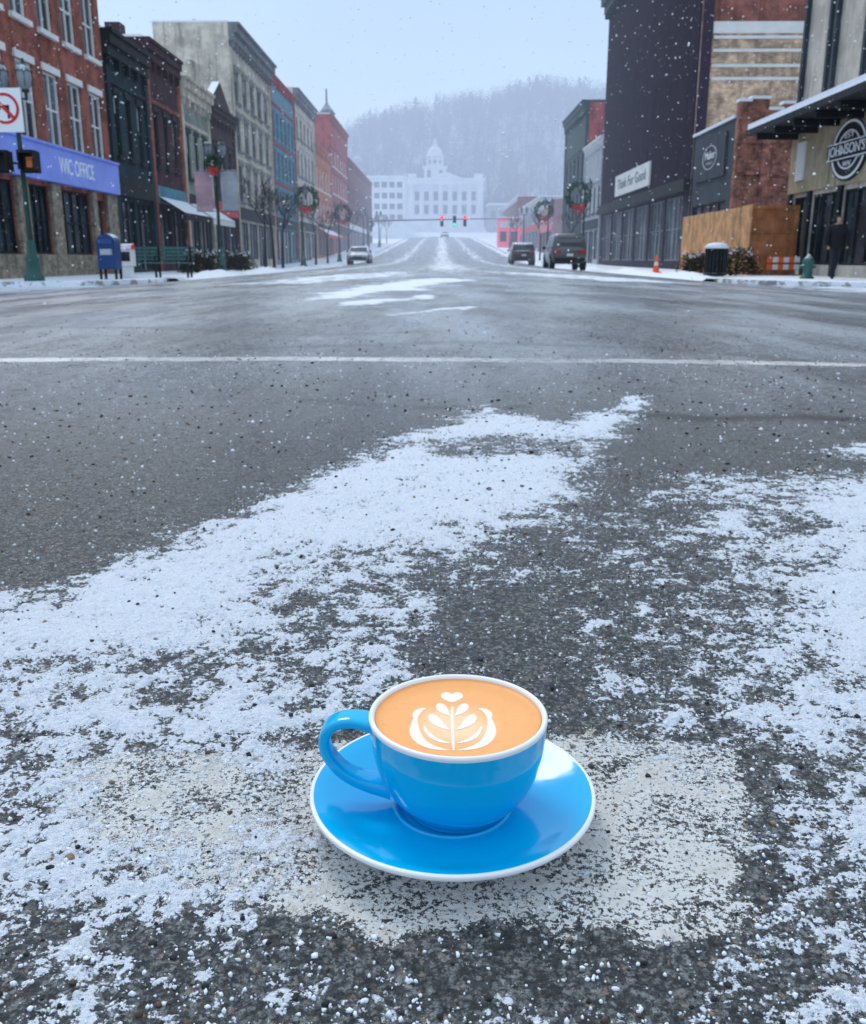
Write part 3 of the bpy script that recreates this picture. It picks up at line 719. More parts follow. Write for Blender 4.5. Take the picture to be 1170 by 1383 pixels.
q=NT("snow_dusted_asphalt"); p=q.pos()
a1=q.n('ShaderNodeAttribute'); a1.attribute_name="snow"; a2=q.n('ShaderNodeAttribute'); a2.attribute_name="paint"; a3=q.n('ShaderNodeAttribute'); a3.attribute_name="tar"
nw=q.n('ShaderNodeTexNoise'); q.L.new(p,nw.inputs['Vector']); nw.inputs['Scale'].default_value=380; nw.inputs['Detail'].default_value=3
vm=q.n('ShaderNodeVectorMath'); vm.operation='MULTIPLY_ADD'; q.L.new(nw.outputs['Color'],vm.inputs[0]); vm.inputs[1].default_value=(.006,.006,.006); q.L.new(p,vm.inputs[2]); pw_=vm.outputs[0]
v1=q.vor(pw_,290)
sepc=q.n('ShaderNodeSeparateColor'); q.L.new(v1.outputs['Color'],sepc.inputs[0])
fn=q.noise(p,560,4,.8); fm_=q.noise(p,240,4,.8); nb=q.noise(p,75,4,.75)
c=q.mix(q.sstep(fm_,.41,.59),(.018,.020,.023),(.28,.295,.295))
c=q.mix(.45,c,q.mix(sepc.outputs[0],(.025,.028,.030),(.42,.43,.42)))
c=q.mix(q.math('MULTIPLY',q.math('GREATER_THAN',sepc.outputs[1],.94),.6),c,(.34,.26,.17))
c=q.mix(q.sstep(v1.outputs['Distance'],.36,.66,0,.75),c,(.010,.011,.013))
c=q.mix(q.sstep(fn,.49,.38,0,.85),c,(.010,.012,.014))
c=q.mix(q.sstep(nb,.50,.62,0,.75),c,(.018,.020,.023))
sp=q.n('ShaderNodeSeparateXYZ'); q.L.new(p,sp.inputs[0])
dist=q.sstep(sp.outputs[1],.8,3.6)
mp=q.n('ShaderNodeMapping'); q.L.new(p,mp.inputs[0]); mp.inputs['Scale'].default_value=(.8,.22,1)
nt=q.noise(mp.outputs[0],1.6,5,.65)
farc=q.mix(q.sstep(nt,.38,.60),(.085,.092,.102),(.35,.38,.42))  # tone patches; the paler ones also paint wet sheen into the colour
g1=q.noise(p,120,4,.9); farc=q.mix(q.sstep(g1,.54,.61,0,.9),farc,(.62,.66,.70)); farc=q.mix(q.sstep(g1,.48,.41,0,.92),farc,(.014,.016,.018))
ns=q.noise(p,26,5,.9); farc=q.mix(q.sstep(ns,.575,.61,0,.92),farc,(.012,.013,.015)); farc=q.mix(q.sstep(ns,.425,.39,0,.6),farc,(.5,.54,.60))
c=q.mix(dist,c,farc)
c=q.mix(q.math('MULTIPLY',a3.outputs['Fac'],.85),c,(.02,.022,.024))
np1=q.noise(p,300,3,.8); np2=q.noise(p,26,4,.65)
thr=q.math('ADD',q.math('MULTIPLY',q.math('SUBTRACT',np1,.5),1.9),q.math('MULTIPLY',q.math('SUBTRACT',np2,.5),1.1))
thr=q.math('ADD',thr,q.math('SUBTRACT',q.math('MULTIPLY',a2.outputs['Fac'],.5),.42))
pm=q.math('MULTIPLY',q.sstep(thr,-.02,.03),q.sstep(a2.outputs['Fac'],.05,.3))
pc=q.mix(q.sstep(np2,.5,.72),(.84,.84,.82),(.70,.66,.60))
pc=q.mix(q.sstep(q.noise(p,14,4,.7),.58,.74,0,.5),pc,(.50,.30,.16))
c=q.mix(pm,c,pc)
hf=q.noise(p,330,3,.75); hf2=q.noise(p,110,3,.7)
amt=q.math('ADD',a1.outputs['Fac'],q.math('ADD',q.math('MULTIPLY',q.math('SUBTRACT',hf,.5),4.3),q.math('MULTIPLY',q.math('SUBTRACT',hf2,.5),3.8)))
sm=q.sstep(amt,.0,.4)
c=q.mix(sm,c,q.mix(q.sstep(hf,.3,.6),(.68,.74,.84),(.83,.88,.95)))
q.set(q.b.inputs['Base Color'],c)
wn=q.noise(mp.outputs[0],2.2,4); wet=q.sstep(wn,.42,.6,.20,.5)
rg=q.math('MAXIMUM',wet,q.math('MULTIPLY',sm,.7)); q.L.new(rg,q.b.inputs['Roughness'])
q.b.inputs['Specular IOR Level'].default_value=.45
hgt=q.math('SUBTRACT',q.math('ADD',q.math('MULTIPLY',fm_,1.6),q.math('MULTIPLY',q.math('SUBTRACT',.7,v1.outputs['Distance']),.8)),q.math('MULTIPLY',nb,.9))
hs=q.math('MULTIPLY',sm,q.math('ADD',q.math('MULTIPLY',hf,1.8),.6))
bn=q.bump(q.math('ADD',q.math('ADD',hgt,hs),q.math('MULTIPLY',fn,1.0)),.85,.0018)
q.L.new(bn,q.b.inputs['Normal'])
ROADM=q.finish()
rm=gridmesh("road",xs,ys,lambda a,b:Z,ROADM)
for nm,arr in (("snow",np.clip(AMT,-5,5)),("paint",PA),("tar",DK)):
    at=rm.attributes.new(nm,'FLOAT','POINT'); at.data.foreach_set("value",arr.ravel().astype(np.float32))
structure("road",rm)

q=NT("snowy_concrete"); p=q.pos()
n1=q.noise(p,1.1,6,.7); q.set(q.b.inputs['Base Color'],q.mix(q.sstep(n1,.28,.40),(.24,.25,.26),SNOW)); q.L.new(q.bump(q.noise(p,7,5),.6,.05),q.b.inputs['Normal']); q.b.inputs['Roughness'].default_value=.8
WALKM=q.finish()
q=NT("kerb_stone"); p=q.pos(); n1=q.noise(p,2.5,5,.7); q.set(q.b.inputs['Base Color'],q.mix(q.sstep(n1,.42,.52),(.30,.30,.30),SNOW)); q.b.inputs['Roughness'].default_value=.8
KERB=q.finish()
def slab(side):
    mb=MB()
    ysr=[24]+[24+4.6*(1-math.cos(math.pi/2*i/8)) for i in range(1,9)]+list(range(32,262,6))+[262]
    def xedge(y):
        if y>=28.6: return 8.5
        s_=(28.6-y)/4.6; s_=min(1,s_); return 13-4.5*math.sqrt(max(0,1-s_*s_))
    S=side
    for y0,y1 in zip(ysr[:-1],ysr[1:]):
        z0,z1=rise(y0)-.27,rise(y1)-.27; a0,a1=xedge(y0),xedge(y1)
        mb.add([(S*(a0+.15),y0,z0),(S*90,y0,z0),(S*90,y1,z1),(S*(a1+.15),y1,z1)],[(0,1,2,3)],0)
        mb.add([(S*(a0),y0,z0-.01),(S*(a0+.15),y0,z0),(S*(a1+.15),y1,z1),(S*a1,y1,z1-.01)],[(0,1,2,3)],1)
        mb.add([(S*a0,y0,z0-.01),(S*a1,y1,z1-.01),(S*a1,y1,z1-.35),(S*a0,y0,z0-.35)],[(0,1,2,3)],1)
    mb.add([(S*13,24,-.27),(S*90,24,-.27),(S*90,24,-.6),(S*13,24,-.6)],[(0,1,2,3)],1)
    me=bpy.data.meshes.new("sidewalk"); me.from_pydata(mb.v,[],mb.f); me.materials.append(WALKM); me.materials.append(KERB)
    me.polygons.foreach_set("material_index",mb.m); me.update(); structure("sidewalk",me)
    r2=random.Random(5 if S<0 else 6); yy_=[29.5+i*.5 for i in range(180)]; v=[];f=[]
    prof=[(-.55,-.14),(-.25,.06),(0,.15),(.25,.12),(.6,-.02)]
    for y in yy_:
        tp=min(1,(y-29.5)/3); h=max(0.12,.7+.5*math.sin(y*.6+S)+r2.uniform(-.3,.3))*tp
        for a,bz in prof: v.append((S*(xedge(y)-.1+a*(.8+.2*h)),y,rise(y)-.29+(bz*h if bz>0 else bz)+(r2.uniform(-.01,.01) if bz>0 else 0)))
    n=len(prof)
    for i in range(len(yy_)-1):
        for j in range(n-1): f.append((i*n+j,i*n+j+1,(i+1)*n+j+1,(i+1)*n+j))
    bulk("snow_bank",v,f,[SNM],label="low ridge of ploughed snow along the kerb",smooth=True)
slab(-1); slab(1)

# ------------------------------------------------------------ CUP & SAUCER
def catmull(P,n=8,closed=False):
    out=[];N_=len(P)
    for i in range(N_-1):
        p0=P[max(i-1,0)];p1=P[i];p2=P[i+1];p3=P[min(i+2,N_-1)]
        for k in range(n):
            t=k/n; out.append(tuple(.5*((2*b)+(c-a)*t+(2*a-5*b+4*c-d)*t*t+(-a+3*b-3*c+d)*t**3) for a,b,c,d in zip(p0,p1,p2,p3)))
    out.append(tuple(P[-1])); return out
def glaze(name,c,rough=.10):
    q=NT(name); p=q.pos(); n=q.noise(p,30,2)
    q.set(q.b.inputs['Base Color'],q.mix(n,c,tuple(min(1,x*1.08) for x in c)))
    q.b.inputs['Roughness'].default_value=rough; q.b.inputs['Coat Weight'].default_value=.15; q.b.inputs['Coat Roughness'].default_value=.03
    q.b.inputs['Specular IOR Level'].default_value=.42
    q.L.new(q.bump(q.noise(p,45,2),.06,.004),q.b.inputs['Normal'])
    return q.finish(False)
BLUE=glaze("blue_glaze",(.0,.44,.78)); PORC=glaze("white_porcelain",(.86,.86,.85),.2)
SZ=.003
def lat(prof,n=8): return catmull(prof,n)
e=thing("saucer","round glossy sky blue saucer with white edge on snowy asphalt","saucer",(cx0,cy0,SZ))
mb=MB(); mb.lathe(lat([(0.0,.0062),(.015,.0062),(.0275,.0064),(.0300,.0080),(.0315,.0082),(.0335,.0072),(.044,.0082),(.058,.0118),(.070,.0164),(.0755,.0182)]),(cx0,cy0,SZ),128); part("well",mb,BLUE,e)
mb=MB(); mb.lathe(lat([(.0755,.0182),(.0767,.0183),(.0776,.0175),(.0776,.0160),(.0766,.0148)],5),(cx0,cy0,SZ),128); part("rim",mb,PORC,e)
mb=MB(); mb.lathe(lat([(.0766,.0148),(.066,.0100),(.052,.0050),(.043,.0020),(.042,0),(.039,0),(.038,.0022),(.0,.0022)],5),(cx0,cy0,SZ),96); part("underside",mb,PORC,e)
C=(cx0+.0028,cy0,SZ+.0066); 
e=thing("coffee_cup","sky blue cup with white lip holding latte art on blue saucer","cup",C)
mb=MB(); mb.lathe(lat([(0,.0014),(.0250,.0014),(.0262,0.0002),(.0274,.0004),(.0282,.0026),(.0325,.0070),(.0385,.0146),(.0430,.0240),(.0457,.0345),(.0470,.0455),(.0477,.0536)]),C,128)
part("body",mb,BLUE,e)
mb=MB(); mb.lathe(lat([(.0477,.0536),(.0479,.0549),(.0475,.0559),(.0466,.0564),(.0455,.0561),(.0447,.0550),(.0441,.0526),(.0436,.0486)],5),C,128)
part("lip",mb,PORC,e)
hp=catmull([(-.0430,0,.0488),(-.0520,0,.0516),(-.0608,0,.0518),(-.0682,0,.0486),(-.0718,0,.0412),(-.0704,0,.0325),(-.0645,0,.0238),(-.0565,0,.0178),(-.0470,0,.0142),(-.0360,0,.0122)],7)
vs=[];fs=[];ns_=24
for i,P in enumerate(hp):
    a=Vector(hp[max(i-1,0)]);b_=Vector(hp[min(i+1,len(hp)-1)]); T=(b_-a).normalized(); B=Vector((0,1,0)); Nn=T.cross(B)
    t_=i/(len(hp)-1); fl=1+.5*(abs(2*t_-1)**5); wd=.0070*fl; th=.0031*(1+.6*max(0,2*t_-1)**3)
    for j in range(ns_):
        an=2*math.pi*j/ns_; c_,s_=math.cos(an),math.sin(an)
        vs.append(Vector(C)+Vector(P)+B*wd*math.copysign(abs(c_)**.5,c_)+Nn*th*math.copysign(abs(s_)**.65,s_))
for i in range(len(hp)-1):
    for j in range(ns_): k2=(j+1)%ns_; fs.append((i*ns_+j,i*ns_+k2,(i+1)*ns_+k2,(i+1)*ns_+j))
mb=MB(); mb.add(vs,fs,0,True); h_=part("handle",mb,BLUE,e)
q=NT("crema"); tc=q.pos(); vm=q.n('ShaderNodeVectorMath'); vm.operation='SUBTRACT'; q.L.new(tc,vm.inputs[0]); vm.inputs[1].default_value=(C[0]-.002,C[1]-.010,C[2]+.0525)
ln=q.n('ShaderNodeVectorMath'); ln.operation='LENGTH'; q.L.new(vm.outputs[0],ln.inputs[0])
nn=q.noise(tc,55,3); rr=q.math('ADD',ln.outputs['Value'],q.math('MULTIPLY',q.math('SUBTRACT',nn,.5),.012))
c=q.mix(q.sstep(rr,.008,.028),(1.0,.68,.40),(1.0,.45,.16)); c=q.mix(q.sstep(rr,.034,.048,0,.7),c,(.85,.38,.12))
c=q.mix(q.sstep(q.noise(tc,160,3,.6),.5,.75,0,.25),c,(.75,.30,.09))
q.set(q.b.inputs['Base Color'],c); q.b.inputs['Roughness'].default_value=.4; q.b.inputs['Specular IOR Level'].default_value=.2; CREMA=q.finish(False)
q=NT("milk_foam"); tc=q.pos(); nn=q.noise(tc,300,3); q.set(q.b.inputs['Base Color'],q.mix(q.sstep(nn,.4,.7),(.97,.93,.87),(.98,.86,.72))); q.b.inputs['Roughness'].default_value=.5; q.b.inputs['Specular IOR Level'].default_value=.2; FOAM=q.finish(False)
q=NT("milk_foam_edge"); tc=q.pos(); nn=q.noise(tc,200,3); q.set(q.b.inputs['Base Color'],q.mix(q.sstep(nn,.35,.65),(.99,.80,.60),(.98,.70,.44))); q.b.inputs['Roughness'].default_value=.5; q.b.inputs['Specular IOR Level'].default_value=.2; FOAME=q.finish(False)
cz=C[2]+.0534
mb=MB(); mb.lathe([(0,0),(.02,0),(.0420,0),(.0437,.0005),(.0444,.0012)],(C[0],C[1],cz),96); cf=part("coffee",mb,CREMA,e,recalc=False)
art=MB(); zi=[0]; KX=.74; KYs=.97
def blade(P0,P1,P2,W,pw=.7,skew=0,n=30,tz=0):
    zi[0]+=1; P0,P1,P2=[Vector((a*.001*KX,(b-1)*.001*KYs,0)) for a,b in (P0,P1,P2)]
    for lay,(ex,mi) in enumerate(((.0010,1),(0,0))):
        z=cz+.00008+.0000020*zi[0]+lay*.00007; vs=[];fs=[]
        for i in range(n+1):
            t=i/n; p=P0*(1-t)**2+P1*2*t*(1-t)+P2*t*t; d=(P1-P0)*(1-t)+(P2-P1)*t; d.normalize(); nn=Vector((-d.y,d.x,0))
            tt=t**(1-skew) if skew<1 else t
            sh=max(tz,math.sin(math.pi*min(1,tt)))**pw; w=W*.00041*sh+ex*.5*sh**.3
            for s in (1,-1): pt=p+nn*w*s; vs.append((C[0]+pt.x,C[1]+pt.y,z))
        for i in range(n): fs.append((2*i,2*i+1,2*i+3,2*i+2))
        art.add(vs,fs,mi)
ax=-4.0
blade((ax+.2,-36),(ax-.8,-8),(ax+.1,14),1.3,.35)
def petal(s,base,tip,W,bend=3,skew=-.75):
    bx,by=base; tx_,ty=tip; mx_,my=(bx+tx_)/2,(by+ty)/2
    blade((ax+s*bx,by),(ax+s*(mx_+bend*.8),my-bend),(ax+s*tx_,ty),W,.62,skew)
for s in (-1,1):
    petal(s,(.1,18.0),(4.6,31.0),7.4,1.6,-.9)
    petal(s,(1.1,2),(9.4,17.5),6.4,3)
    petal(s,(1.4,-14),(15.5,4.5),6.8,4)
    X_=lambda d: ax+s*d
    blade((X_(.6),-35),(X_(33),-33),(X_(26),3),6.2,.8,-.25)
    blade((X_(26),-4),(X_(29),9),(X_(19),11),4.0,.7)
    blade((X_(1.6),-28),(X_(17),-25),(X_(20.5),-9),2.6,.7)
part("foam_art",art,[FOAM,FOAME],cf,recalc=False)

# ------------------------------------------------------------ GRAVEL & FALLING SNOW
phi=(1+5**.5)/2
IV=np.array([(-1,phi,0),(1,phi,0),(-1,-phi,0),(1,-phi,0),(0,-1,phi),(0,1,phi),(0,-1,-phi),(0,1,-phi),(phi,0,-1),(phi,0,1),(-phi,0,-1),(-phi,0,1)])/1.902
IF=np.array([(0,11,5),(0,5,1),(0,1,7),(0,7,10),(0,10,11),(1,5,9),(5,11,4),(11,10,2),(10,7,6),(7,1,8),(3,9,4),(3,4,2),(3,2,6),(3,6,8),(3,8,9),(4,9,5),(2,4,11),(6,2,10),(8,6,7),(9,8,1)])
def scatter(name,P,R,mats,mi,label,jit=.25,smooth=False,flat=1):
    n=len(P); J=1+rng.uniform(-jit,jit,(n,12,1)); S=1+rng.uniform(-.3,.3,(n,1,3)); S[:,:,2]*=flat
    V=(IV[None]*J*S*R[:,None,None]+P[:,None]).reshape(-1,3)
    Fc=(IF[None]+12*np.arange(n)[:,None,None]).reshape(-1,3)
    return bulk(name,V,Fc,mats,np.repeat(mi,20),label,smooth)
n=6000; yy=.3+rng.random(n)**1.4*5.0; xx=(rng.random(n)-.5)*1.25*(yy+.1)
ok=(np.hypot(xx-cx0,yy-cy0)>.085); xx=xx[ok];yy=yy[ok]; n=len(xx)
A=snowamt(xx,yy); zz=basez(xx,yy)+snowh(xx,yy,A)
R=.0007+.0019*rng.random(n)**3.5; R*=np.clip(yy*.9,.8,1.7)
big=rng.random(n)<.008; R[big]*=1.6
mi=rng.choice([0,1,2,3],n,p=[.50,.2,.2,.10])
def st(n_,c): return mat(n_,c,.8,.3,200,snow=False,stain=False,haze=False)
scatter("gravel",np.stack([xx,yy,zz+R*.3],-1),R,[st("dark_stone",(.03,.03,.03)),st("brown_stone",(.10,.07,.05)),st("grey_stone",(.22,.21,.20)),st("tan_stone",(.26,.19,.12))],mi,"loose grit and small stones on the asphalt",.35,flat=.75)
n=22000; yy=.3+rng.random(n)**1.3*2.8; xx=(rng.random(n)-.5)*1.15*(yy+.1); A=snowamt(xx,yy)
ok=((A>-1.1)|(rng.random(n)<.13))&(np.hypot(xx-cx0,yy-cy0)>.082); xx=xx[ok];yy=yy[ok];A=A[ok];n=len(xx)
zz=basez(xx,yy)+snowh(xx,yy,A); R=.0005+.0013*rng.random(n)**3; R*=np.clip(yy*1.1,.8,1.8)
CR=mat("loose_snow",SNOW,.8,.03,300,snow=False,stain=False,haze=False)
scatter("snow_crumbs",np.stack([xx,yy,zz+R*.2],-1),R,[CR],np.zeros(n,int),"loose crumbs of fluffy snow on the asphalt",.4)
FLK=mat("falling_snow",(.88,.92,.96),.9,.02,300,snow=False,stain=False,haze=False,emit=((.85,.92,1),.08))  # slight glow added to the flakes so they read brighter
n=5600; yy=1.5+rng.random(n)**.85*26; xx=(rng.random(n)-.5)*1.0*yy; zz=.02+rng.random(n)**.7*(.30*yy+.25)
R=.0012+.0060*rng.random(n)**2.6; R*=np.clip(yy/7,.35,1.6)
P=np.stack([xx,yy,zz],-1)
bigf=[(60,410,1.6,.003),(770,250,1.5,.002),(300,60,1.6,.0025),(1100,235,1.4,.0022),(930,60,1.8,.003),(680,180,1.5,.0022),(1050,595,1.1,.0022)]
for px,py,Yd,r in bigf:
    d=ray(px,py); t=Yd/d.y; P=np.vstack([P,[[d.x*t,Yd,HC+d.z*t]]]); R=np.append(R,r)
scatter("snowflakes",P,R,[FLK],np.zeros(len(P),int),"falling snowflakes drifting over the street",.4,smooth=True)

# ------------------------------------------------------------ STREET FURNITURE
GLOBE=mat("frosted_globe",(.25,.28,.31),.3,.1,snow=False,stain=False)
def lamp(x,y,h=5.8,grp="ornamental street lamps along the kerb",label="dark green ornamental street lamp with lantern globes"):
    z=rise(y)-.27; e=thing("street_lamp",label,"street lamp",(x,y,z),grp)
    mb=MB(); mb.lathe([(.0,0),(.26,0),(.26,.12),(.2,.18),(.17,.5),(.19,.55),(.13,.65),(.11,.95),(.085,1.05)],(x,y,z),14); part("base",mb,LGREEN,e)
    mb=MB(); mb.cyl((x,y,z+1.04),(x,y,z+h-1.1),.075,.05,10); mb.cyl((x-.3,y,z+h-1.25),(x+.3,y,z+h-1.25),.03,n=8)
    for s in (-1,1): mb.cyl((x+s*.3,y,z+h-1.3),(x+s*.3,y,z+h-1.0),.03,.06,8)
    part("post",mb,GREEN,e)
    for dx,dz in ((-.3,-1.0),(.3,-1.0)):
        mb=MB(); mb.lathe([(.07,0),(.15,.1),(.19,.3),(.17,.45),(.1,.55)],(x+dx,y,z+h+dz-.05),10,0); l=part("lantern",mb,GLOBE,e)
        mb=MB(); mb.lathe([(.2,.45),(.13,.56),(.05,.64),(.03,.74),(0,.76)],(x+dx,y,z+h+dz-.05),10); mb.lathe([(.0,-.06),(.1,-.04),(.09,.02)],(x+dx,y,z+h+dz-.05),8)
        for k in range(4):
            a=k*math.pi/2+.4; mb.cyl((x+dx+.16*math.cos(a),y+.16*math.sin(a),z+h+dz+.03),(x+dx+.19*math.cos(a),y+.19*math.sin(a),z+h+dz+.42),.012,n=4)
        part("cap",mb,GREEN,l)
    return e
L0=lamp(-10.85,25.4,5.75,label="dark green corner street lamp carrying traffic signs and signals")
L1=lamp(-9.6,41.8)
for x,y in ((-9.6,67),(-9.6,91),(-9.6,120),(9.2,62.5),(9.3,84),(9.6,112),(-9.6,150)):
    dup(L1,(x,y,rise(y)-.27))
e=thing("turn_prohibition_sign","white square turn prohibition sign with red ring on post","traffic sign",(-10.95,25.2,3.4))
fy=FY(25.2); xc=-11.04; zc=zat(148,25.2)
mb=MB(); fy.box(mb,xc-.44,xc+.44,zc-.52,zc+.52,0,.02); pl=part("plate",mb,WH2,e)
mb=MB(); ring(mb,fy,xc,zc+.04,.30,.37,.022,.028)
mb.hexa([fy.p(xc-.28,zc+.27,.0285),fy.p(xc-.22,zc+.33,.0285),fy.p(xc+.28,zc-.19,.0285),fy.p(xc+.22,zc-.25,.0285),fy.p(xc-.28,zc+.27,.033),fy.p(xc-.22,zc+.33,.033),fy.p(xc+.28,zc-.19,.033),fy.p(xc+.22,zc-.25,.033)])
part("prohibition_ring",mb,REDP,pl)
mb=MB(); fy.box(mb,xc+.06,xc+.12,zc-.2,zc+.12,.022,.027); fy.box(mb,xc-.1,xc+.058,zc+.06,zc+.12,.022,.027)
mb.add([fy.p(xc-.1,zc+.0,.027),fy.p(xc-.1,zc+.18,.027),fy.p(xc-.24,zc+.09,.027)],[(0,1,2)]); part("arrow",mb,BLK,pl)
mb=MB(); mb.cyl((-10.85,25.3,zc+.2),(xc,25.23,zc+.2),.02,n=6); mb.cyl((-10.85,25.3,zc-.3),(xc,25.23,zc-.3),.02,n=6); part("bracket",mb,GREEN,e)
AMB=mat("amber_lens",(.35,.10,.02),.3,.05,snow=False,stain=False,emit=((1,.25,.02),.15))
zc=zat(219,25.2)
for xc,lb in ((-11.2,"dark pedestrian signal head on corner lamp post"),(-10.5,"black pedestrian signal head showing amber hand")):
    e=thing("pedestrian_signal",lb,"traffic signal",(xc,25.1,zc),"signal heads on the corner post")
    mb=MB(); mb.box(xc-.2,xc+.2,25.05,25.25,zc-.26,zc+.26); mb.box(xc-.21,xc+.21,24.8,25.049,zc+.20,zc+.27); mb.box(xc-.21,xc-.17,24.8,25.049,zc-.2,zc+.198); mb.box(xc+.17,xc+.21,24.8,25.049,zc-.2,zc+.198)
    mb.cyl((xc,25.2,zc),(-10.85,25.4,zc),.03,n=6); part("housing",mb,BLK,e)
    mb=MB(); mb.box(xc-.16,xc+.16,25.03,25.048,zc-.2,zc+.18); ls_=part("lens",mb,DARK,e)
    if xc>-11:
        mb=MB(); mb.box(xc-.07,xc+.07,25.018,25.027,zc-.13,zc+.02)
        for k in range(4): mb.box(xc-.07+k*.038,xc-.045+k*.038,25.018,25.027,zc+.022,zc+.12)
        mb.box(xc+.073,xc+.11,25.018,25.027,zc-.08,zc+.0); part("hand_symbol",mb,AMB,ls_)
for x,m_,lb in ((-10.15,mat("rose_banner",(.62,.40,.45),.7,.2,stain=False),"pale rose vertical street banner hung on lamp post"),(-9.05,GREYW,"white vertical street banner hung on lamp post")):
    e=thing("street_banner",lb,"banner",(x,41.8,3),"banners hung from lamp posts")
    mb=MB(); n=8
    for i in range(n):
        z0=2.3+1.6*i/n; z1=2.3+1.6*(i+1)/n; d0=.04*math.sin(i*.9);d1=.04*math.sin((i+1)*.9)
        mb.hexa([(x-.36,41.78+d0,z0),(x+.36,41.78-d0,z0),(x+.36,41.8-d0,z0),(x-.36,41.8+d0,z0),(x-.36,41.78+d1,z1),(x+.36,41.78-d1,z1),(x+.36,41.8-d1,z1),(x-.36,41.8+d1,z1)])
    part("cloth",mb,m_,e)
    mb=MB()
    for z in (2.28,3.93): mb.cyl((-9.6,41.8,z),(x+math.copysign(.36,x+9.6),41.8,z),.018,n=6)
    part("bracket",mb,GREEN,e)
LEAF=mat("wreath_leaves",(.03,.10,.05),.9,.4,5,stain=False,snow=False)
def wreath(x,y,z,r=.68,k=1):
    e=thing("christmas_wreath","evergreen christmas wreath with red bow on lamp post","wreath",(x,y,z),"christmas wreaths on lamp posts")
    mb=MB(); rr=random.Random(int(x*10+y))
    for i in range(480):
        t=rr.random()*6.283; a=rr.random()*6.283; q_=.17*k*rr.uniform(.6,1.15)
        c_=Vector((x+(r+q_*math.cos(a))*math.cos(t),y+q_*math.sin(a),z+(r+q_*math.cos(a))*math.sin(t)))
        d1=Vector((rr.uniform(-1,1),rr.uniform(-1,1),rr.uniform(-1,1))).normalized()*.13*k; d2=d1.orthogonal().normalized()*.05*k
        mb.add([c_-d1,c_+d2,c_+d1,c_-d2],[(0,1,2,3)])
    part("foliage",mb,LEAF,e,recalc=False)
    mb=MB(); zb=z-r
    for s in (-1,1):
        mb.hexa([(x,y-.22,zb-.04),(x+s*.36*k,y-.24,zb-.2*k),(x+s*.36*k,y-.18,zb-.2*k),(x,y-.16,zb-.04),(x,y-.22,zb+.04),(x+s*.36*k,y-.24,zb+.2*k),(x+s*.36*k,y-.18,zb+.2*k),(x,y-.16,zb+.04)])
        mb.hexa([(x-.03,y-.2,zb-.05),(x+.03,y-.2,zb-.05),(x+.03,y-.17,zb-.05),(x-.03,y-.17,zb-.05),(x+s*.22*k-.06,y-.2,zb-.45*k),(x+s*.22*k+.06,y-.2,zb-.45*k),(x+s*.22*k+.06,y-.17,zb-.45*k),(x+s*.22*k-.06,y-.17,zb-.45*k)])
    part("bow",mb,REDP,e)
wreath(-9.25,67,4.3); wreath(-9.2,91,4.4); wreath(8.8,62.5,4.2); wreath(8.9,84,4.3); wreath(-9.6,41.55,4.2,.26,.55)

def mailbox(x,y):
    z=-.27; e=thing("mailbox","blue rounded top street mailbox with snow on top","mailbox",(x,y,z))
    pr=[(-.26,.28),(.26,.28),(.26,1.0)]+[(.26*math.cos(math.pi*i/10),1.0+.27*math.sin(math.pi*i/10)) for i in range(1,10)]+[(-.26,1.0)]
    n=len(pr); vs=[(x+a,y-.25,z+b_) for a,b_ in pr]+[(x+a,y+.25,z+b_) for a,b_ in pr]
    mb=MB(); mb.add(vs,[tuple(range(n)),tuple(range(2*n-1,n-1,-1))]+[(i,(i+1)%n,n+(i+1)%n,n+i) for i in range(n)]); part("body",mb,mat("mailbox_blue",(.015,.055,.17),.4,.15,stain=False),e)
    mb=MB()
    for a in (-.22,.22):
        for b_ in (-.2,.2): mb.box(x+a-.03,x+a+.03,y+b_-.03,y+b_+.03,z,z+.28)
    part("leg",mb,BLK,e)
    mb=MB(); mb.box(x-.2,x+.2,y-.29,y-.252,z+.98,z+1.12); part("chute_door",mb,mat("mailbox_door",(.03,.08,.22),.4,.1,stain=False),e)
    mb=MB(); mb.box(x-.17,x+.17,y-.262,y-.252,z+.68,z+.84); part("label_plate",mb,GREYW,e)
mailbox(-9.55,27.6)
x,y,z=-9.6,29.3,-.27
e=thing("newspaper_box","white newspaper box with red top and coin slot","newspaper box",(x,y,z))
mb=MB(); mb.box(x-.2,x+.2,y-.2,y+.2,z+.35,z+.85); mb.box(x-.14,x+.14,y-.14,y+.14,z,z+.348); part("cabinet",mb,WHITE,e,bevel=.02)
mb=MB(); mb.hexa([(x-.21,y-.22,z+.853),(x+.21,y-.22,z+.853),(x+.21,y+.22,z+.853),(x-.21,y+.22,z+.853),(x-.18,y-.1,z+.98),(x+.18,y-.1,z+.98),(x+.18,y+.2,z+1.02),(x-.18,y+.2,z+1.02)]); part("top",mb,REDP,e)
mb=MB(); mb.box(x-.15,x+.15,y-.21,y-.202,z+.5,z+.78); part("window",mb,GL,e)
def bench(x,y,L=2.2):
    z=-.27; e=thing("park_bench","long green slatted bench with snow on the seat","bench",(x,y,z))
    mb=MB()
    for i in range(4): mb.box(x-L/2,x+L/2,y-.25+i*.12,y-.16+i*.12,z+.43,z+.46)
    part("seat",mb,BGREEN,e)
    mb=MB()
    for i in range(4): mb.box(x-L/2,x+L/2,y+.24+i*.02,y+.26+i*.02,z+.53+i*.11,z+.61+i*.11)
    part("backrest",mb,BGREEN,e)
    for xx in (x-L/2+.1,x,x+L/2-.1):
        mb=MB(); mb.box(xx-.03,xx+.03,y-.24,y-.18,z,z+.428); mb.box(xx-.03,xx+.03,y+.2,y+.238,z,z+.95); mb.box(xx-.03,xx+.03,y-.179,y+.199,z+.36,z+.428); mb.box(xx-.025,xx+.025,y-.26,y+.199,z+.63,z+.66); mb.box(xx-.025,xx+.025,y-.26,y-.22,z+.461,z+.628); part("leg",mb,DARK,e)
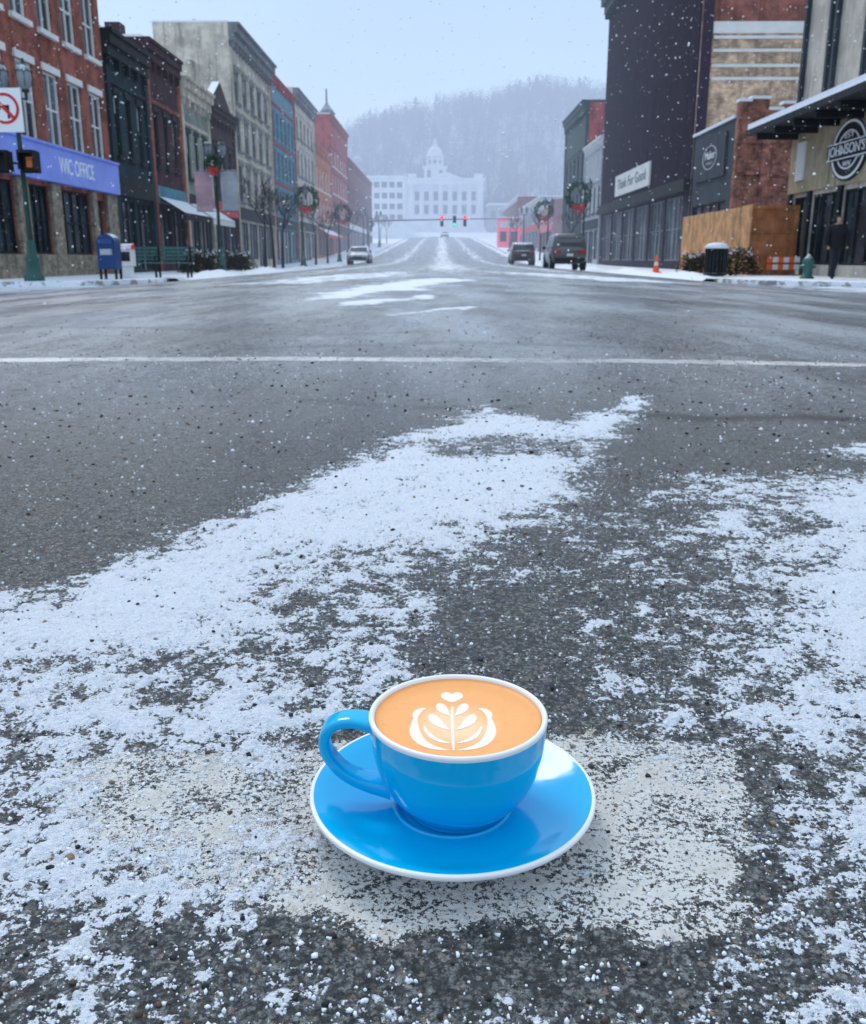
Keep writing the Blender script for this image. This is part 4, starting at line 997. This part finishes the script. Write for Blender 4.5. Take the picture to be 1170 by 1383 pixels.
bench(-8.95,30.2,2.2)
def bin_(x,y,lab):
    z=-.27; e=thing("trash_can",lab,"trash can",(x,y,z))
    mb=MB()
    for k in range(18):
        a=2*math.pi*k/18; mb.box(x+.33*math.cos(a)-.03,x+.33*math.cos(a)+.03,y+.33*math.sin(a)-.03,y+.33*math.sin(a)+.03,z+.08,z+.9)
    mb.lathe([(0,.02),(.29,.02),(.29,.9)],(x,y,z),16); mb.lathe([(.36,.05),(.38,.05),(.38,.12),(.36,.12)],(x,y,z),16); part("basket",mb,DARK,e)
    mb=MB(); mb.lathe([(.3,.9),(.39,.9),(.38,.98),(.28,1.05),(.12,1.08),(0,1.09)],(x,y,z),18); part("lid",mb,SNM,e)
bin_(9.05,31.6,"dark slatted trash can with snow on the lid")
x,y,z=10.9,28.5,-.27
e=thing("fire_hydrant","short green hydrant at the kerb","hydrant",(x,y,z))
mb=MB(); mb.lathe([(0,0),(.2,0),(.2,.05),(.14,.08),(.13,.45),(.17,.47),(.17,.52),(.12,.6),(.05,.66),(.03,.7),(0,.71)],(x,y,z),14); part("barrel",mb,LGREEN,e)
for s in (-1,1):
    mb=MB(); mb.cyl((x+s*.1,y,z+.35),(x+s*.2,y,z+.35),.06,.06,10); mb.cyl((x+s*.2,y,z+.35),(x+s*.23,y,z+.35),.045,.045,6); part("nozzle",mb,LGREEN,e)
x=9.1;y=40.5;z=-.27
e=thing("traffic_cone","orange traffic cone with white collar on sidewalk","traffic cone",(x,y,z))
mb=MB(); mb.box(x-.2,x+.2,y-.2,y+.2,z,z+.04); mb.lathe([(.15,.04),(.10,.3)],(x,y,z),14); mb.lathe([(.075,.45),(.03,.72),(0,.73)],(x,y,z),14); part("body",mb,OR,e)
mb=MB(); mb.lathe([(.101,.3),(.076,.45)],(x,y,z),14); part("collar",mb,WHITE,e)
SHR=mat("shrub_twigs",(.045,.04,.028),.9,.4,5,snow=False)
def shrub(x,y,w,h,lab):
    z=-.27; e=thing("shrub",lab,"shrub",(x,y,z),"low shrubs on the sidewalk"); rr=random.Random(int(x*7+y*3))
    mb=MB()
    for i in range(1300):
        a=rr.random()*6.283; s=rr.random()**.4; hh=rr.random()
        c_=Vector((x+math.cos(a)*s*w*(1-.35*hh)*(1+.2*math.sin(a*5)),y+math.sin(a)*s*w*.6,z+.05+hh*h*(1+.15*math.sin(a*3))))
        d1=Vector((rr.uniform(-1,1),rr.uniform(-1,1),rr.uniform(-.2,1))).normalized()*.09; d2=d1.orthogonal().normalized()*.025
        mb.add([c_-d1,c_+d2,c_+d1,c_-d2],[(0,1,2,3)],1 if (hh>.85 and rr.random()<.3) else 0)
    part("foliage",mb,[SHR,SNM],e,recalc=False)
    mb=MB()
    for i in range(9):
        a=rr.random()*6.28; mb.cyl((x+.1*math.cos(a),y,z),(x+w*.6*math.cos(a),y+w*.3*math.sin(a),z+h*.8),.02,.008,5)
    part("stem",mb,SHR,e)
shrub(-9.7,38.5,.9,.75,"bare brown shrub dusted with snow"); shrub(-9.9,47,.8,.8,"bare brown shrub dusted with snow")
shrub(10.2,33.4,1.0,.8,"brown clipped shrub beside the plywood hoarding"); shrub(9.8,36.5,.8,.7,"brown clipped shrub beside the plywood hoarding")

BARK=mat("bark",(.035,.03,.03),.9,.3,20,stain=False)
def tree(x,y,h=5.2,seed=1,rm_=.012):
    z=rise(y)-.27; e=thing("bare_tree","bare winter street tree with fine snowy twigs","tree",(x,y,z),"bare street trees along the sidewalk")
    rr=random.Random(seed); tk=MB(); cr=MB()
    tk.cyl((x,y,z),(x+.03,y,z+1.3),.10,.07,8)
    def br(p,d,l,r,k):
        p2=p+d*l; (cr if k<5 else tk).cyl(p,p2,r,r*.66,5 if k>1 else 3,caps=False)
        if k==0: return
        for i in range(rr.choice((2,3,3))):
            nd=(d+Vector((rr.uniform(-1,1),rr.uniform(-1,1),rr.uniform(-.25,.6)))*.68).normalized(); br(p2,nd,l*rr.uniform(.64,.9),max(r*.62,rm_),k-1)
        if k<4: br(p+d*l*.5,(d+Vector((rr.uniform(-1,1),rr.uniform(-1,1),.1))).normalized(),l*.55,max(r*.5,rm_),k-1 if k<2 else 1)
    br(Vector((x+.03,y,z+1.3)),Vector((.05,0,1)).normalized(),h*.18,.065,5)
    part("trunk",tk,BARK,e); part("crown",cr,BARK,e,recalc=False)
    return e
T=tree(-9.7,53,5.6,4,.015)
T2=tree(-9.9,60,5.0,9,.014)
for x,y,k,rz in ((-9.6,55.2,1,2.9),(-9.9,76,0,1),(-9.9,84,1,2),(-9.9,104,0,3),(-9.9,133,1,.4),(-10,160,0,2.2),(9.9,74,1,1.3),(9.9,96,0,.7),(9.9,125,1,2.6),(10,140,0,4),(10,165,1,1),(-10,178,1,5)):
    dup((T,T2)[k],(x,y,rise(y)-.27),rz)

# ------------------------------------------------------------ VEHICLES
def car(x,y,rz,W,L,Hh,mt,lab,suv=True):
    z=float(basez(np.array([x]),np.array([y]))[0])
    e=thing("parked_car",lab,"car",(0,0,0),"cars parked along the kerb")
    w=W/2
    if suv: st=[(-L/2,.55,.90,.84),(-L/2+.06,.42,1.02,.90),(-L/2+.2,.34,1.08,.96),(-L*.30,.28,1.10,1),(0,.26,1.08,1),(L*.22,.27,1.06,1),(L*.30,.28,1.03,.99),(L/2-.35,.32,.96,.95),(L/2-.1,.38,.88,.88),(L/2,.48,.78,.80)]
    else: st=[(-L/2,.5,.85,.84),(-L/2+.15,.33,.98,.93),(-L*.28,.27,1.0,1),(0,.25,1.0,1),(L*.2,.26,.98,1),(L*.32,.28,.90,.98),(L/2-.3,.32,.80,.93),(L/2-.08,.38,.74,.86),(L/2,.45,.66,.78)]
    mb=MB(); rings=[]
    for (yy,zb,zt,k) in st:
        ww=w*k; rings.append([(-ww*.88,yy,zb),(-ww*.97,yy,zb+.10),(-ww,yy,(zb+zt)/2),(-ww*.98,yy,zt-.13),(-ww*.90,yy,zt-.03),(-ww*.5,yy,zt+.02),(ww*.5,yy,zt+.02),(ww*.90,yy,zt-.03),(ww*.98,yy,zt-.13),(ww,yy,(zb+zt)/2),(ww*.97,yy,zb+.10),(ww*.88,yy,zb)])
    n=12; vs=[p for r in rings for p in r]; fs=[(i*n+j,i*n+(j+1)%n,(i+1)*n+(j+1)%n,(i+1)*n+j) for i in range(len(rings)-1) for j in range(n)]
    fs+=[tuple(range(n)),tuple(range(len(vs)-1,len(vs)-n-1,-1))]
    mb.add(vs,fs,0,True)
    for sy in (-L*.31,L*.31):
        for s in (-1,1): mb.cyl((s*(w-.22),sy,.36),(s*(w+.012),sy,.36),.41,.41,18,1)
    zt=1.02 if suv else .97
    rb=-L/2+.08 if suv else -L*.36; rt=-L/2+.36 if suv else -L*.18; ft=L*.10; fb=L*.27
    bw=w*.95; tw=w*.78; zr=Hh-.03
    cab=[]
    for t in (0,.55,.85,1.0):
        zz=zt+(zr-zt)*t; ww=bw+(tw-bw)*t**1.3-(.05 if t==1 else 0); ya=rb+(rt-rb)*t**1.4+(.1 if t==1 else 0); yb=fb+(ft-fb)*t-(.1 if t==1 else 0)
        cab.append([(-ww*.9,ya,zz),(ww*.9,ya,zz),(ww,ya+.12,zz),(ww,yb-.12,zz),(ww*.9,yb,zz),(-ww*.9,yb,zz),(-ww,yb-.12,zz),(-ww,ya+.12,zz)])
    vs=[p for r in cab for p in r]; n=8; fs=[(i*n+j,i*n+(j+1)%n,(i+1)*n+(j+1)%n,(i+1)*n+j) for i in range(3) for j in range(n)]+[tuple(range(24,32))]
    mb.add(vs,fs,0,True)
    part("body",mb,[mt,BLK],e)
    def panel(c4,nm,iu=.06,iv=.1,off=.015):
        c4=[Vector(v) for v in c4]; 
        P=lambda u,v:(c4[0]*(1-u)+c4[1]*u)*(1-v)+(c4[3]*(1-u)+c4[2]*u)*v
        nrm=(c4[1]-c4[0]).cross(c4[3]-c4[0]).normalized(); m0=MB()
        q4=[P(iu,iv),P(1-iu,iv),P(1-iu,1-iv),P(iu,1-iv)]
        m0.hexa([v-nrm*.02 for v in q4]+[v+nrm*off for v in q4]); part(nm,m0,GL,e)
    A_,B_=cab[0],cab[2]
    panel([A_[0],A_[1],B_[1],B_[0]],"rear_window",.06,.16); panel([A_[4],A_[5],B_[5],B_[4]],"windscreen",.02,.08)
    mid=lambda a,b,t: tuple(Vector(a)*(1-t)+Vector(b)*t)
    for (i0,i1) in ((2,3),(6,7)):
        for ta,tb in ((0,.46),(.5,.93)) if i0==2 else ((.07,.5),(.54,1)):
            panel([mid(A_[i0],A_[i1],ta),mid(A_[i0],A_[i1],tb),mid(B_[i0],B_[i1],tb),mid(B_[i0],B_[i1],ta)],"side_window",.04,.1)
    for sx in (-1,1):
        for sy in (-L*.31,L*.31):
            mb=MB(); mb.cyl((sx*(w-.2),sy,.34),(sx*(w+.02),sy,.34),.34,.33,22); wh=part("wheel",mb,BLK,e)
            mb=MB(); mb.cyl((sx*(w+.021),sy,.34),(sx*(w+.03),sy,.34),.2,.19,14); part("rim",mb,CHROME,wh)
        mb=MB(); tl=st[0][2]+.02
        mb.hexa([(sx*w*.5,-L/2-.02,tl-.10),(sx*w*.86,-L/2+.0,tl-.18),(sx*w*.93,-L/2+.25,tl-.12),(sx*w*.5,-L/2+.1,tl-.1),(sx*w*.5,-L/2-.01,tl-.0),(sx*w*.86,-L/2+.02,tl+.03),(sx*w*.95,-L/2+.3,tl+.05),(sx*w*.5,-L/2+.1,tl)]); part("tail_light",mb,TAIL,e)
        mb=MB(); hl=st[-1][2]
        mb.hexa([(sx*w*.45,L/2-.02,hl-.13),(sx*w*.80,L/2-.1,hl-.15),(sx*w*.8,L/2-.2,hl-.15),(sx*w*.45,L/2-.2,hl-.13),(sx*w*.45,L/2+.015,hl-.03),(sx*w*.84,L/2-.06,hl+.01),(sx*w*.84,L/2-.2,hl+.01),(sx*w*.45,L/2-.2,hl-.03)]); part("headlight",mb,HEADL,e)
        mb=MB(); mb.box(min(sx*w*.98,sx*(w+.14)),max(sx*w*.98,sx*(w+.14)),L*.18,L*.21,zt-.02,zt+.11); part("wing_mirror",mb,BLK,e)
    mb=MB(); mb.box(-w*.84,w*.84,-L/2-.05,-L/2+.1,.40,.56); part("rear_bumper",mb,BLK,e,bevel=.03)
    mb=MB(); mb.box(-w*.78,w*.78,L/2-.1,L/2+.04,.36,.5); part("front_bumper",mb,BLK,e,bevel=.03)
    mb=MB(); mb.box(-.16,.16,-L/2-.03,-L/2-.005,.64,.77); part("licence_plate",mb,WHITE,e)
    mb=MB(); mb.box(-w*.4,w*.4,L/2-.02,L/2+.02,st[-1][2]-.2,st[-1][2]-.06); part("grille",mb,BLK,e)
    e.location=(x,y,z); e.rotation_euler=(0,0,rz); return e
TAIL=mat("tail_lens",(.4,.01,.01),.3,.05,snow=False,stain=False); HEADL=mat("head_lens",(.7,.72,.75),.15,.05,snow=False,stain=False)
def cp_(n,c,sn=True): return mat(n,c,.3,.1,coat=.6,stain=False,snow=sn)
GREYC=cp_("grey_car_paint",(.085,.092,.10),False); BLKC=cp_("black_car_paint",(.02,.02,.024)); SILC=cp_("silver_car_paint",(.40,.43,.47))
car(6.35,49.5,0,1.76,4.5,1.76,GREYC,"grey suv parked at the kerb seen from behind")
car(6.3,75,0,1.8,4.5,1.66,BLKC,"black suv with snow on its roof parked at kerb")
car(-6.75,80,math.pi,1.8,4.5,1.45,SILC,"silver sedan facing the intersection parked at kerb",False)
car(.9,222,math.pi,1.8,4.5,1.45,BLKC,"dark sedan driving down the snowy hill",False)

# ------------------------------------------------------------ TRAFFIC SIGNALS
yS=118; zg=rise(yS)-.27
e=thing("signal_mast","grey signal mast with long horizontal arm over the street","signal mast",(-8.9,yS,zg))
za=zat(298,yS)
mb=MB(); mb.cyl((-8.9,yS,zg),(-8.9,yS,za+.8),.16,.11,10); part("pole",mb,GREYT,e)
mb=MB(); mb.cyl((-8.9,yS,za),(8.3,yS,za+.3),.11,.06,8); part("arm",mb,GREYT,e)
RL=mat("red_lens",(.8,.02,.03),.3,.05,snow=False,stain=False,emit=((1,.02,.04),3)); GLN=mat("green_lens",(.02,.5,.3),.3,.05,snow=False,stain=False,emit=((.0,.9,.45),1.5))
def sig(px,lit):
    d=ray(px,302); t=yS/d.y; x=d.x*t; zc=za-.05
    e=thing("traffic_light","black traffic signal head hanging from mast arm, %s lit"%lit,"traffic light",(x,yS-.25,zc),"traffic lights over the street")
    y=yS-.35; mb=MB(); mb.box(x-.2,x+.2,y,y+.22,zc-.62,zc+.62)
    for k in (-.4,0,.4):
        for i in range(7):
            a0=math.pi*i/7;a1=math.pi*(i+1)/7; r=.16
            mb.add([(x+r*math.cos(a0),y,zc+k+r*math.sin(a0)),(x+r*math.cos(a1),y,zc+k+r*math.sin(a1)),(x+r*math.cos(a1),y-.2,zc+k+r*math.sin(a1)),(x+r*math.cos(a0),y-.2,zc+k+r*math.sin(a0))],[(0,1,2,3)])
    part("housing",mb,BLK,e,recalc=False)
    for k,nm in ((.4,'red'),(0,'amber'),(-.4,'green')):
        mb=MB(); mb.cyl((x,y-.03,zc+k),(x,y-.003,zc+k),.19 if nm==lit else .14,n=14); part("lens",mb,(RL if nm=='red' else GLN) if nm==lit else DARK,e)
sig(597,'red'); sig(628,'red'); sig(614,'green')

# ------------------------------------------------------------ PEDESTRIAN
def skin(vr,ed):
    me=bpy.data.meshes.new("s"); me.from_pydata([v[:3] for v in vr],[],ed); o=bpy.data.objects.new("s",me); col.objects.link(o)
    m=o.modifiers.new("k",'SKIN'); m.use_smooth_shade=True
    for i,v in enumerate(vr): me.skin_vertices[0].data[i].radius=(v[3],v[4] if len(v)>4 else v[3])
    me.skin_vertices[0].data[0].use_root=True
    s=o.modifiers.new("u",'SUBSURF'); s.levels=2; s.render_levels=2
    bpy.context.view_layer.update(); r=bpy.data.meshes.new_from_object(o.evaluated_get(bpy.context.evaluated_depsgraph_get())); bpy.data.objects.remove(o); return r
COAT=mat("dark_coat",(.014,.014,.018),.9,.2,snow=False,stain=False); JEAN=mat("dark_jeans",(.02,.024,.036),.9,.2,snow=False,stain=False); SKIN=mat("skin",(.42,.25,.18),.6,.05,snow=False,stain=False)
e=thing("person","person in dark hooded winter coat and dark jeans, walking","person",(11.05,27.0,-.27))
body=[(0,0,.95,.13,.1),(0,0,1.15,.14,.1),(0,.02,1.38,.17,.1),(0,.01,1.50,.055),(0,-.01,1.60,.085,.095),(0,-.02,1.70,.075,.085),
 (-.19,.02,1.42,.065),(-.24,.06,1.13,.05),(-.24,-.06,.90,.038),(-.24,-.1,.82,.03),(.19,.02,1.42,.065),(.24,-.04,1.13,.05),(.24,-.16,.92,.038),(.24,-.2,.84,.03),
 (-.09,0,.88,.09),(-.10,-.16,.50,.062),(-.10,-.12,.10,.045),(-.10,-.25,.04,.04),(.09,0,.88,.09),(.10,.10,.50,.062),(.10,.30,.14,.045),(.10,.22,.03,.04)]
ed=[(0,1),(1,2),(2,3),(3,4),(4,5),(2,6),(6,7),(7,8),(8,9),(2,10),(10,11),(11,12),(12,13),(0,14),(14,15),(15,16),(16,17),(0,18),(18,19),(19,20),(20,21)]
bm_=skin(body,ed); bm_.name="body"; bm_.materials.clear(); bm_.materials.append(JEAN); bm_.materials.append(SKIN)
for p_ in bm_.polygons: p_.material_index=1 if (p_.center.z>1.5 or (abs(p_.center.x)>.2 and p_.center.z<.9)) else 0
o=bpy.data.objects.new("body",bm_); col.objects.link(o); o.parent=e
ct=[(0,0,.78,.23,.19),(0,0,1.0,.21,.165),(0,0,1.2,.20,.155),(0,.02,1.38,.20,.15),(0,.02,1.50,.12),(-.20,.02,1.42,.095),(-.26,.06,1.13,.08),(-.26,-.05,.93,.065),(.20,.02,1.42,.095),(.26,-.04,1.13,.08),(.26,-.14,.95,.065)]
cm=skin(ct,[(0,1),(1,2),(2,3),(3,4),(3,5),(5,6),(6,7),(3,8),(8,9),(9,10)]); cm.name="coat"; cm.materials.clear(); cm.materials.append(COAT)
o=bpy.data.objects.new("coat",cm); col.objects.link(o); o.parent=e
hm=skin([(0,.04,1.5,.12),(0,.04,1.63,.125,.11),(0,.03,1.74,.09)],[(0,1),(1,2)]); hm.name="hood"; hm.materials.clear(); hm.materials.append(COAT)
o=bpy.data.objects.new("hood",hm); col.objects.link(o); o.parent=e

# ------------------------------------------------------------ WORLD & SUN
w=bpy.data.worlds.new("World"); sc.world=w; w.use_nodes=True; nt=w.node_tree; N=nt.nodes; L=nt.links
for n_ in list(N): N.remove(n_)
out=N.new('ShaderNodeOutputWorld'); bg=N.new('ShaderNodeBackground'); bg2=N.new('ShaderNodeBackground'); ad=N.new('ShaderNodeAddShader')
sky=N.new('ShaderNodeTexSky'); sky.sky_type='NISHITA'; sky.sun_disc=False; sky.sun_elevation=math.radians(48); sky.sun_rotation=math.radians(-25); sky.air_density=1; sky.dust_density=1
L.new(sky.outputs[0],bg.inputs[0]); bg.inputs[1].default_value=.012
tc=N.new('ShaderNodeTexCoord'); sp=N.new('ShaderNodeSeparateXYZ'); L.new(tc.outputs['Generated'],sp.inputs[0])
cr=N.new('ShaderNodeValToRGB'); L.new(sp.outputs[2],cr.inputs[0]); cr.color_ramp.elements[0].position=0; cr.color_ramp.elements[0].color=(.51,.645,.87,1)
cr.color_ramp.elements[1].position=1; cr.color_ramp.elements[1].color=(.86,1.0,1.14,1)
e1=cr.color_ramp.elements.new(.12); e1.color=(.56,.72,.94,1); e2=cr.color_ramp.elements.new(.3); e2.color=(.51,.69,.95,1)
nz=N.new('ShaderNodeTexNoise'); nz.inputs['Scale'].default_value=2.5; nz.inputs['Detail'].default_value=4; L.new(tc.outputs['Generated'],nz.inputs[0])
mr=N.new('ShaderNodeMapRange'); L.new(nz.outputs[0],mr.inputs[0]); mr.inputs[1].default_value=.3; mr.inputs[2].default_value=.7; mr.inputs[3].default_value=.95; mr.inputs[4].default_value=1.05
L.new(cr.outputs[0],bg2.inputs[0]); L.new(mr.outputs[0],bg2.inputs[1])
L.new(bg.outputs[0],ad.inputs[0]); L.new(bg2.outputs[0],ad.inputs[1]); L.new(ad.outputs[0],out.inputs[0])
sd=bpy.data.lights.new("sun",'SUN'); sd.energy=1.35; sd.angle=math.radians(20); sd.color=(1,.97,.93); so=bpy.data.objects.new("sun",sd); col.objects.link(so)
dirv=Vector((-.42*math.cos(math.radians(48)),.9*math.cos(math.radians(48)),math.sin(math.radians(48)))); so.rotation_euler=dirv.to_track_quat('Z','Y').to_euler()
